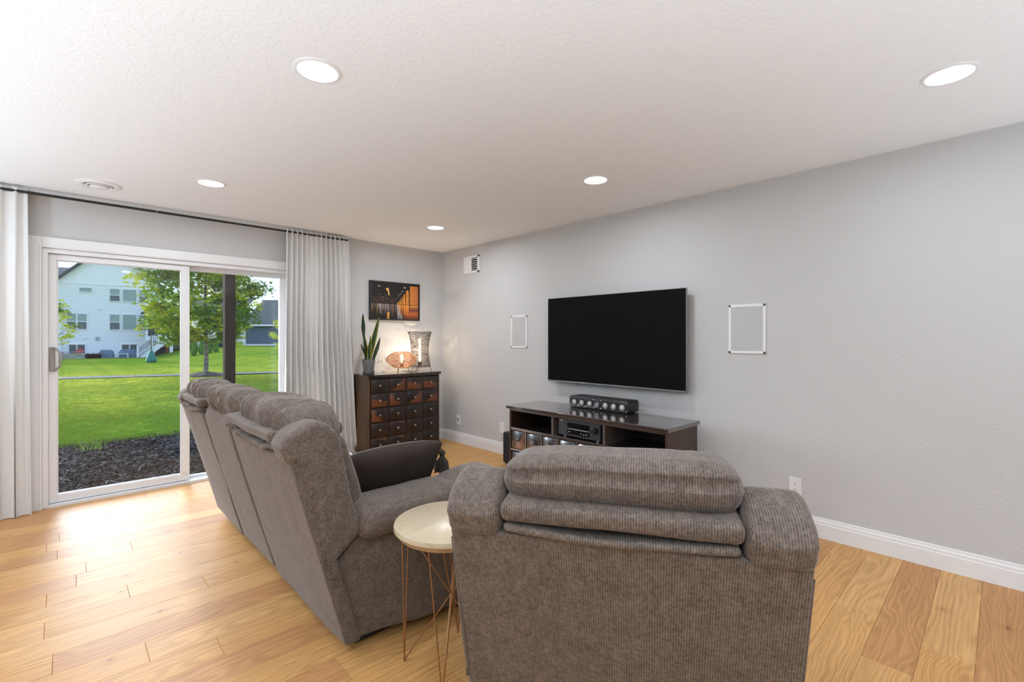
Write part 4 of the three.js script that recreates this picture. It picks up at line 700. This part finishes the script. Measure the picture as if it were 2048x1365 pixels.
// leaves and trees
const leafG = (() => { // five-lobed leaf
  const s = new THREE.Shape(), L = [[0, -0.5], [0.12, -0.28], [0.5, -0.3], [0.36, -0.02], [0.52, 0.24], [0.2, 0.2], [0, 0.55], [-0.2, 0.2], [-0.52, 0.24], [-0.36, -0.02], [-0.5, -0.3], [-0.12, -0.28]];
  s.setFromPoints(L.map((p) => new THREE.Vector2(...p))); const g = new THREE.ShapeGeometry(s), p = g.attributes.position; for (let i = 0; i < p.count; i++) p.setZ(i, -0.25 * Math.abs(p.getX(i))); g.computeVertexNormals(); return g;
})();
const mLeaf = M(0xffffff, 0.7, { side: THREE.DoubleSide, transmission: 0.45, thickness: 0, specularIntensity: 0.3 });
function tree(label, pos, o) {
  const t = thing('tree', label, 'tree', pos, 0, 'trees on the lawn');
  const bark = M(o.bark ?? [0.30, 0.27, 0.23], 0.9, { map: scaled(darkWood, 6, 1) });
  const pts = []; for (let i = 0; i <= 8; i++) pts.push([Math.sin(i * 1.3) * o.r * 0.25, i / 8 * o.h * 0.9, Math.cos(i * 1.7) * o.r * 0.25]);
  const tg = tube(pts, 1, 40, 10), p = tg.attributes.position, path = new THREE.CatmullRomCurve3(pts.map((q) => new THREE.Vector3(...q)));
  for (let i = 0; i < p.count; i++) { const k = Math.floor(i / 11) / 40, c = path.getPointAt(Math.min(1, k)), rad = o.r * (k < 0.02 ? 1.5 : 1.05 - 0.9 * k); p.setXYZ(i, c.x + (p.getX(i) - c.x) * rad, p.getY(i) * 1 + 0, c.z + (p.getZ(i) - c.z) * rad); if (true) p.setY(i, c.y); }
  tg.computeVertexNormals(); part(t, 'trunk', tg, bark);
  const im = new THREE.InstancedMesh(leafG, mLeaf, o.n), m = new THREE.Matrix4(), q = new THREE.Quaternion(), e = new THREE.Euler(), c = new THREE.Color(), per = Math.ceil(o.n / o.clusters);
  let k = 0;
  for (let i = 0; i < o.clusters && k < o.n; i++) {
    const f = i / o.clusters, yy = o.y0 + (o.h - o.y0) * Math.pow(R(), 0.9), rel = (yy - o.y0) / (o.h - o.y0), rm = o.w * Math.pow(Math.sin(clamp(rel * 0.86 + 0.13) * 3.1416), 0.7), a = i * 2.39996 + f, rad = rm * Math.sqrt(rr(0.12, 1)), cx = Math.cos(a) * rad, cz = Math.sin(a) * rad, cy = yy;
    if (i % o.bstep === 0) { const b0 = Math.max(o.y0 * 0.8, cy - rad * 0.75); const bb = path.getPointAt(clamp(b0 / (o.h * 0.9), 0, 1)); part(t, 'branch', tube([[bb.x, b0, bb.z], [lerp(bb.x, cx, 0.5), lerp(b0, cy, 0.4), lerp(bb.z, cz, 0.5)], [cx, cy, cz]], o.r * 0.17, 12, 5), bark); }
    const lit = R(), col = lit < o.yellow ? [0.58, 0.60, 0.035] : lit < 0.68 ? [0.32, 0.44, 0.03] : [0.15, 0.26, 0.02], cr = o.cr * rr(0.7, 1.3);  // lit and unlit leaf tones dealt to clusters at random, sun put into colour
    for (let j = 0; j < per && k < o.n; j++, k++) {
      const th = R() * 6.28, rd = cr * Math.sqrt(R()), s = o.leaf * rr(0.7, 1.3), v = rr(0.75, 1.25);
      m.compose(new THREE.Vector3(cx + Math.cos(th) * rd, cy + (R() - 0.6) * cr * 0.75 - rd * 0.25, cz + Math.sin(th) * rd), q.setFromEuler(e.set(rr(-1.9, -0.5), rr(-0.6, 0.6), R() * 6.28, 'YXZ')), new THREE.Vector3(s, s, s)); im.setMatrixAt(k, m);
      im.setColorAt(k, c.setRGB(col[0] * v, col[1] * v, col[2] * v));
    }
  }
  im.name = 'foliage'; im.userData.kind = 'stuff'; t.add(im); return t;
}
tree('leafy green maple with grey trunk beside the path, crown filling the middle of the door', [0.39, gy(0.39, -16.3), -16.3], { h: 6.6, r: 0.085, y0: 1.4, w: 2.0, n: 24000, clusters: 300, bstep: 9, yellow: 0.38, cr: 0.46, leaf: 0.12, bark: [0.42, 0.40, 0.36] });
tree('thin young tree with a green watering bag around its trunk', [0.98, gy(0.98, -37.2), -37.2], { h: 4.1, r: 0.045, y0: 1.6, w: 0.85, n: 900, clusters: 50, bstep: 6, yellow: 0.65, cr: 0.25, leaf: 0.15 });
tree('small tree with bright yellow leaves at the right edge of the door', [6.75, gy(6.75, -26.6), -26.6], { h: 3.1, r: 0.05, y0: 0.75, w: 0.85, n: 1300, clusters: 60, bstep: 8, yellow: 1, cr: 0.26, leaf: 0.15 });
tree('young yellow-green tree at the far left beside the white house', [-3.95, gy(-3.95, -44), -44], { h: 4.9, r: 0.05, y0: 1.2, w: 1.15, n: 700, clusters: 46, bstep: 6, yellow: 0.7, cr: 0.3, leaf: 0.2 });
{
  const y = gy(0.39, -16.3), t = thing('mulch_ring', 'mound of dark mulch around the maple trunk', 'mulch', [0.39, y, -16.3]);
  const g = lathe([[0.02, 0.15], [0.2, 0.14], [0.45, 0.09], [0.68, 0.03], [0.8, -0.03]], 48), p = g.attributes.position; for (let i = 0; i < p.count; i++) p.setY(i, p.getY(i) + (fbm(p.getX(i) * 9, p.getZ(i) * 9, 1041, 2) - 0.5) * 0.07); g.computeVertexNormals();
  part(t, 'mound', g, M([0.045, 0.037, 0.034], 1));
  const y2 = gy(0.98, -37.2), b = thing('watering_bag', 'green tree watering bag around the thin young tree', 'watering bag', [0.98, y2, -37.2]);
  part(b, 'bag', soft(0.62, 0.82, 0.5, 0.1, [8, 10, 8], (x, yy, z) => { const k = 1 - 0.62 * sm(-0.3, 0.42, yy); return [x * k, yy + 0.41, z * k]; }), M([0.055, 0.22, 0.17], 0.6));
}
const mWhiteH = M([0.95, 0.92, 0.87], 0.8), mSlate = M([0.05, 0.058, 0.072], 0.85, { map: scaled(lawnT, 1.2, 1.2) }), mGl = M([0.10, 0.125, 0.125], 0.08), mGl2 = M([0.34, 0.42, 0.37], 0.25);
const siding = (x0, x1, y0, y1, z, e = 0.19) => { const l = []; for (let y = y0; y < y1 - 0.02; y += e) l.push(extr([[0, 0], [0.035, 0], [0.008, Math.min(e, y1 - y)], [0, Math.min(e, y1 - y)]], x1 - x0).rotateY(-Math.PI / 2).translate((x0 + x1) / 2, y, z)); return buv(merge(l)); };
function win(house, x0, x1, y0, y1, z, hung = true, shade = 1) {
  const f = 0.09, w = part(house, 'window', [bx(x0 - f, x1 + f, y1, y1 + f * 1.2, z, z + 0.09), bx(x0 - f, x1 + f, y0 - f, y0, z, z + 0.09), bx(x0 - f, x0, y0, y1, z, z + 0.09), bx(x1, x1 + f, y0, y1, z, z + 0.09), ...(hung ? [bx(x0, x1, (y0 + y1) / 2 - 0.04, (y0 + y1) / 2 + 0.04, z, z + 0.07)] : [])], mWhiteH);
  if (hung) { const a = part(w, 'pane', bx(x0, x1, (y0 + y1) / 2, y1, z, z + 0.045), mGl2); void a; part(w, 'pane', bx(x0, x1, y0, (y0 + y1) / 2, z, z + 0.04), mGl); } else part(w, 'pane', bx(x0, x1, y0, y1, z, z + 0.04), shade ? mGl2 : mGl);
}
{ // white house
  const h = thing('house', 'white gabled house with lap siding and a screened porch beyond the lawn', 'house', [-0.648, 0, -64.05], -10.4 * D2R);
  part(h, 'wall', buv(extr([[-3.4, -1.2], [5.15, -1.2], [5.15, 7.6], [0.87, 11.7], [-3.4, 7.6]], 10).translate(0, 0, -5)), mWhiteH);
  part(h, 'siding', siding(-3.4, 5.15, -1, 7.2, 0.0), mWhiteH); part(h, 'band_board', bx(-3.42, 5.17, 7.2, 7.36, 0, 0.07), mWhiteH);
  for (const x of [-1.9, -0.66, 0.6, 1.9, 3.1, 4.2]) part(h, 'batten', bx(x - 0.05, x + 0.05, 7.36, Math.min(11.5, 7.6 + (x < 0.87 ? x + 3.4 : 5.15 - x) * 0.96), 0, 0.05), mWhiteH);
  part(h, 'corner_board', bx(-3.46, -3.3, -1, 7.6, -0.05, 0.06), mWhiteH);
  part(h, 'roof_slope', buv(extr([[-4.0, 7.0], [0.87, 11.72], [0.87, 12.0], [-4.1, 7.22]], 10.9).translate(0, 0, -4.95)), mSlate); part(h, 'roof_slope', buv(extr([[5.75, 7.0], [5.85, 7.22], [0.87, 12.0], [0.87, 11.72]], 10.9).translate(0, 0, -4.95)), mSlate);
  part(h, 'wing', bx(-9, -3.4, -1.2, 7.6, -9, -2.6), mWhiteH); part(h, 'roof_slope', buv(extr([[-2.2, 7.5], [-6, 9.4], [-6, 9.6], [-2.1, 7.7]], 6).rotateY(-Math.PI / 2).translate(-6.4, 0, 0)), mSlate);
  part(h, 'bay_roof', buv(extr([[-4.6, 4.2], [-2.62, 4.15], [-3.4, 4.62], [-4.6, 4.75]], 1.2).translate(0, 0, 0.6)), mSlate); part(h, 'bay_wall', bx(-4.6, -3.05, -1, 4.18, 0, 0.5), mWhiteH);
  win(h, -1.69, -0.68, 6.40, 6.83, 0.03, false, 1);
  for (const [y0, y1] of [[5.5, 6.83], [2.31, 3.97]]) { win(h, 0.85, 1.69, y0, y1, 0.03); win(h, 1.98, 3.16, y0, y1, 0.03, false, 1); win(h, 3.44, 4.29, y0, y1, 0.03); }
  win(h, -2.69, -1.97, 2.33, 3.97, 0.03); win(h, -1.82, -1.1, 2.33, 3.97, 0.03);
  win(h, -2.52, -1.95, -0.3, 0.63, 0.03, false, 0); win(h, -1.84, -1.24, -0.3, 0.63, 0.03, false, 0); win(h, 1.9, 2.51, 0.0, 0.6, 0.03, false, 0); win(h, 2.62, 3.23, 0.0, 0.6, 0.03, false, 0);
  for (const [x, y] of [[0, 4.56], [-1.24, 1.31]]) part(h, 'flood_light', [bx(x - 0.14, x - 0.02, y - 0.03, y + 0.07, 0.05, 0.2, 0.03), bx(x + 0.02, x + 0.14, y - 0.03, y + 0.07, 0.05, 0.2, 0.03), bx(x - 0.05, x + 0.05, y, y + 0.1, 0, 0.08)], mWhiteH);
  part(h, 'meter_box', bx(-0.36, -0.04, 1.08, 1.48, 0.02, 0.14, 0.02), M([0.45, 0.46, 0.47], 0.6));
  // screened porch, deck and stairs
  part(h, 'porch_roof', buv(extr([[3.75, 4.05], [8.9, 4.05], [6.8, 5.35], [5.7, 5.35]], 3.4).translate(0, 0, 1.5)), mSlate);
  part(h, 'porch_beam', bx(4.25, 8.2, 3.78, 4.1, 2.85, 3.05), mWhiteH); part(h, 'porch_floor', bx(4.25, 8.2, 1.05, 1.6, 0, 3.05), mWhiteH);
  for (const x of [4.35, 5.63, 6.9, 8.1]) part(h, 'porch_post', bx(x - 0.1, x + 0.1, 1.6, 3.8, 2.86, 3.04), mWhiteH);
  part(h, 'screen', bx(4.35, 8.1, 1.6, 3.8, 2.9, 2.94), M([0.055, 0.06, 0.06], 0.8)); part(h, 'screen', bx(4.33, 4.37, 1.6, 3.8, 0, 2.9), M([0.055, 0.06, 0.06], 0.8));
  part(h, 'deck_floor', bx(6.05, 10.5, 1.15, 1.55, 3.05, 4.6), mWhiteH);
  for (const x of [6.12, 8.2, 10.4]) part(h, 'newel_post', bx(x - 0.1, x + 0.1, 1.55, 2.7, 4.4, 4.6), mWhiteH);
  part(h, 'deck_rail', [bx(6.2, 10.4, 2.5, 2.6, 4.46, 4.54), bx(6.2, 10.4, 1.68, 1.74, 4.48, 4.53)], mWhiteH);
  part(h, 'glass_rail', bx(6.2, 10.4, 1.74, 2.5, 4.49, 4.51), M([0.10, 0.17, 0.06], 0.3));
  part(h, 'stringer', buv(extr([[6.1, 1.45], [6.75, 1.3], [4.35, -0.95], [3.65, -0.95]], 0.12).translate(0, 0, 4.5)), mWhiteH);
  for (let i = 0; i < 10; i++) part(h, 'stair_tread', bx(3.95 + i * 0.225, 4.25 + i * 0.225, -0.75 + i * 0.22, -0.7 + i * 0.22, 3.4, 4.45), mWhiteH);
  part(h, 'stair_rail', [extr([[3.7, 0.46], [3.7, 0.36], [6.1, 2.5], [6.1, 2.6]], 0.09).translate(0, 0, 4.5), extr([[3.7, -0.38], [3.7, -0.46], [6.1, 1.66], [6.1, 1.74]], 0.07).translate(0, 0, 4.5)], mWhiteH);
  for (const x of [3.7, 4.9, 5.5]) { const y = lerp(-0.9, 1.3, (x - 3.7) / 2.4); part(h, 'newel_post', bx(x - 0.09, x + 0.09, y, y + 1.45, 4.42, 4.6), mWhiteH); }
  const bal = []; for (let i = 0; i < 13; i++) { const x = 3.85 + i * 0.17, y = lerp(-0.4, 1.7, (x - 3.7) / 2.4); bal.push(bx(x - 0.02, x + 0.02, y, y + 0.84, 4.48, 4.52)); } part(h, 'balusters', bal, M([0.10, 0.11, 0.12], 0.5));
  for (const x of [6.6, 9.2]) part(h, 'deck_post', bx(x - 0.15, x + 0.15, -1, 1.15, 4.1, 4.4), mWhiteH);
  part(h, 'patio_door', bx(7.1, 8.6, -0.7, 0.75, 0, 0.04), M([0.18, 0.30, 0.36], 0.15)); part(h, 'patio_wall', bx(5.15, 10.5, -1.2, 1.15, -0.3, -0.02), M([0.42, 0.38, 0.33], 0.8));
  part(h, 'brick_base', bx(6.9, 9.5, -1, -0.35, 2, 2.3), M([0.36, 0.20, 0.12], 0.9)); part(h, 'storage_box', bx(5.0, 6.1, -1, 0.3, 1, 2), M([0.05, 0.05, 0.055], 0.8)); part(h, 'wood_stack', bx(4.6, 6.4, -1, -0.45, 2.4, 2.9), M([0.13, 0.07, 0.04], 0.9)); part(h, 'red_post', bx(6.0, 6.22, -0.9, 0.35, 2.2, 2.4), M([0.55, 0.12, 0.08], 0.6));
  // world position of a point on the facade's own axes
  h.updateMatrixWorld(true); const at = (x, z) => { const v = h.localToWorld(new THREE.Vector3(x, 0, z)); return [v.x, gy(v.x, v.z), v.z]; };
  const mCov = M([0.17, 0.21, 0.26], 0.7);
  const cover = (label, x, z, w, hh, d, s) => { const t = thing('furniture_cover', label, 'cover', at(x, z), -10.4 * D2R, 'covered patio furniture'); part(t, 'tarp', soft(w, hh, d, 0.16, [14, 8, 8], (X, Y, Z) => { const k = 1 - 0.28 * sm(0, hh / 2, Y); return [X * k + (fbm(Y * 4, Z * 3, s, 2) - 0.5) * 0.16, Y + hh / 2 + (fbm(X * 2.5, Z * 2, s + 3, 2) - 0.5) * 0.18 * (Y > 0 ? 1 : 0), Z * k + (fbm(X * 5, Y * 3, s + 5, 2) - 0.5) * 0.12]; }), mCov); };
  cover('blue-grey tarp over patio furniture beside the dark shrub', 0.80, 2.1, 1.25, 0.85, 0.9, 1051); cover('blue-grey tarp over patio furniture under the low window, behind the white bench', 2.62, 1.5, 1.75, 0.9, 0.8, 1061);
  { const t = thing('patio_bench', 'small white patio bench in front of the blue-grey tarp', 'bench', at(2.3, 2.9), -10.4 * D2R); part(t, 'seat', bx(-0.5, 0.5, 0.40, 0.46, -0.2, 0.2, 0.01), mWhiteH); for (const s of [-1, 1]) for (const z of [-0.15, 0.15]) part(t, 'leg', rod([s * 0.36, 0.41, z], [s * 0.44, 0, z], 0.035), mWhiteH); }
  const red = M([0.62, 0.05, 0.04], 0.5);
  for (const [x, z, ry, label] of [[-1.45, 2.2, -0.5, 'red slatted garden chair below the paired basement windows'], [-3.05, 2.4, 0.4, 'red slatted garden chair at the far left behind the stone wall']]) {
    const t = thing('garden_chair', label, 'chair', at(x, z), ry, 'red garden chairs');
    for (let i = 0; i < 6; i++) part(t, 'back_slat', bx(-0.36 + i * 0.12, -0.26 + i * 0.12, 0.32, 1.08 - Math.abs(i - 2.5) * 0.05, -0.02, 0.01, 0.004).applyMatrix4(new THREE.Matrix4().makeRotationX(-0.35)).translate(0, 0.02, -0.05), red);
    for (let i = 0; i < 5; i++) part(t, 'seat_slat', bx(-0.3, 0.3, 0.38 + i * 0.015, 0.41 + i * 0.015, -0.1 + i * 0.12, 0.0 + i * 0.12, 0.004), red);
    for (const s of [-1, 1]) { part(t, 'arm', bx(s * 0.36 - 0.06, s * 0.36 + 0.06, 0.6, 0.63, -0.25, 0.5, 0.006), red); part(t, 'leg', bx(s * 0.34 - 0.03, s * 0.34 + 0.03, 0, 0.6, 0.36, 0.45, 0.005), red); part(t, 'leg', bx(s * 0.34 - 0.03, s * 0.34 + 0.03, 0, 0.62, -0.3, -0.22, 0.005), red); }
  }
  { const t = thing('stone_wall', 'low wall of pale stone blocks around the far patio', 'wall', at(-2.2, 4), -10.4 * D2R); let n = 0; for (let r = 0; r < 3; r++) for (let x = -1.9 - (r % 2) * 0.3; x < 1.55;) { const l = rr(0.45, 0.85), k = rr(0.85, 1.15); part(t, 'stone', soft(Math.min(l, 1.6 - x) - 0.015, 0.19, 0.4, 0.03, [3, 2, 2]).translate(x + Math.min(l, 1.6 - x) / 2, 0.06 + r * 0.2, rr(-0.02, 0.02)), M([0.46 * k, 0.42 * k, 0.36 * k * (n++ % 3 ? 1 : 0.85)], 0.9)); x += l; } part(t, 'cap', bx(-2.2, 1.6, 0.66, 0.72, -0.24, 0.24, 0.01), M([0.30, 0.33, 0.33], 0.9)); }
  { const t = thing('shrub', 'low dark purple shrub at the end of the stone wall', 'shrub', at(-0.1, 3.4)); const im = new THREE.InstancedMesh(leafG, mLeaf, 700), m = new THREE.Matrix4(), c = new THREE.Color(); for (let i = 0; i < 700; i++) { m.compose(new THREE.Vector3(rr(-0.65, 0.65), rr(0.02, 0.5) * (0.6 + R() * 0.5), rr(-0.3, 0.3)), new THREE.Quaternion().setFromEuler(new THREE.Euler(rr(-2, 0), R() * 6, R() * 6)), new THREE.Vector3(0.15, 0.15, 0.15)); im.setMatrixAt(i, m); const k = rr(0.4, 1.3); im.setColorAt(i, c.setRGB(0.11 * k, 0.045 * k, 0.045 * k)); } im.name = 'foliage'; im.userData.kind = 'stuff'; t.add(im); part(t, 'stems', [rod([0, 0, 0], [0.2, 0.4, 0], 0.015), rod([0, 0, 0], [-0.25, 0.4, 0.05], 0.015)], M([0.06, 0.04, 0.03], 0.9)); }
  part(h, 'patio_slab', bx(-3.4, 4, -1, -0.76, 0, 3.3), M([0.42, 0.43, 0.44], 0.9));
}
{ // blue house, white house behind the maple, tan house
  const b = thing('house', 'slate blue house with grey shingled roof on the rise at the right', 'house', [11.78, 0, -56.3], -43.74 * D2R), mBlue = M([0.115, 0.155, 0.20], 0.8);
  part(b, 'wall', buv(extr([[0, -0.5], [0, 2.95], [-5, 6.0], [-10, 2.95], [-10, -0.5]], 16).rotateY(-Math.PI / 2).scale(1, 1, 1).translate(8, 0, 0)), mBlue);
  part(b, 'siding', siding(0.05, 16, 0.62, 2.86, 0, 0.17), mBlue); part(b, 'foundation', bx(0, 16, -0.5, 0.5, -0.2, 0.03), M([0.45, 0.43, 0.40], 0.9)); part(b, 'skirt_board', bx(0, 16, 0.46, 0.64, 0, 0.06), mWhiteH); part(b, 'corner_board', bx(-0.04, 0.14, 0.5, 2.9, -0.1, 0.06), mWhiteH);
  part(b, 'roof_slope', buv(extr([[0.5, 2.80], [0.5, 2.98], [-5, 6.22], [-5, 6.02]], 17).rotateY(-Math.PI / 2).translate(8.1, 0, 0)), mSlate); part(b, 'roof_slope', buv(extr([[-10.5, 2.80], [-5, 6.02], [-5, 6.22], [-10.5, 2.98]], 17).rotateY(-Math.PI / 2).translate(8.1, 0, 0)), mSlate);
  part(b, 'gutter', bx(-0.4, 16.5, 2.74, 2.92, 0.46, 0.6, 0.03), mWhiteH); part(b, 'downspout', tube([[-0.02, 2.8, 0.5], [-0.02, 2.6, 0.14], [-0.02, 0.6, 0.12], [-0.02, 0.42, 0.16], [-0.5, 0.2, 0.6]], 0.075, 40, 8), mWhiteH);
  const w = thing('house', 'white house with dark roof half hidden behind the maple', 'house', [12.6, 0, -74.5], -38 * D2R);
  part(w, 'wall', bx(-5.5, 3.2, -1, 5.3, -8, 0), mWhiteH); part(w, 'siding', siding(-5.5, 3.2, -0.8, 5.2, 0, 0.2), mWhiteH); part(w, 'roof_slope', buv(extr([[0.5, 5.15], [0.5, 5.35], [-4, 7.6], [-4, 7.4]], 9.6).rotateY(-Math.PI / 2).translate(-1.15, 0, 0)), mSlate);
  win(w, -2.2, -1.1, 2.6, 4.2, 0.03); win(w, 0.2, 1.4, 2.6, 4.2, 0.03); part(w, 'garage_door', bx(-4.6, -2.9, 0, 2.0, 0.02, 0.08), M([0.62, 0.62, 0.63], 0.7));
  const c = thing('house', 'distant tan house seen between the timber post and the blue house', 'house', [21.5, 0, -88], -43 * D2R);
  part(c, 'wall', bx(-2.2, 1.0, 0, 2.4, -5, 0), M([0.62, 0.42, 0.33], 0.8)); part(c, 'corner_board', bx(0.8, 1.1, 0, 2.6, -0.1, 0.06), mWhiteH); part(c, 'roof_slope', buv(extr([[0.4, 2.3], [0.4, 2.45], [-2.5, 3.4], [-2.5, 3.2]], 4).rotateY(-Math.PI / 2).translate(-0.6, 0, 0)), mSlate); win(c, -1.4, -0.5, 0.9, 1.9, 0.03);
  const m = thing('mulch_mound', 'dark blue-grey mound on the rise behind the maple trunk', 'mound', [8.2, gy(8.2, -53), -53]); part(m, 'heap', soft(2.7, 0.95, 1.6, 0.4, [10, 6, 8], (x, y, z) => [x + (y > 0 ? 0.3 : 0), (y + 0.4) * (1 + 0.3 * (fbm(x * 2, z * 2, 1071, 2) - 0.5)), z]), M([0.045, 0.05, 0.07], 0.8));
  for (let i = 0; i < 5; i++) { const x = 4.35 + i * 0.52, z = -45.2 + i * 0.18, t = thing('arborvitae', ['narrow green arborvitae first from the left in the row beyond the maple', 'narrow green arborvitae second in the row beyond the maple', 'narrow green arborvitae third in the row beyond the maple', 'narrow green arborvitae fourth in the row beyond the maple', 'narrow green arborvitae fifth in the row, nearest the maple trunk'][i], 'shrub', [x, gy(x, z), z], 0, 'row of arborvitae'); const g = lathe([[0.02, 0], [0.22, 0.1], [0.23, 0.5], [0.17, 0.9], [0.08, 1.25], [0, 1.4]], 20), p = g.attributes.position; for (let k = 0; k < p.count; k++) { const f = 1 + (fbm(p.getX(k) * 12 + i * 5, p.getY(k) * 9, 1081, 2) - 0.5) * 0.7; p.setX(k, p.getX(k) * f); p.setZ(k, p.getZ(k) * f); } g.computeVertexNormals(); part(t, 'foliage', g, M([0.10, 0.21, 0.03], 0.9)); part(t, 'trunk', cyl(0.03, 0.04, 0.12, 8).translate(0, 0.04, 0), mEspresso); }
}
scene.traverse((o) => { if (o.isMesh || o.isLight) { o.castShadow = true; if (o.isMesh) o.receiveShadow = true; } });
renderer.render(scene, camera);
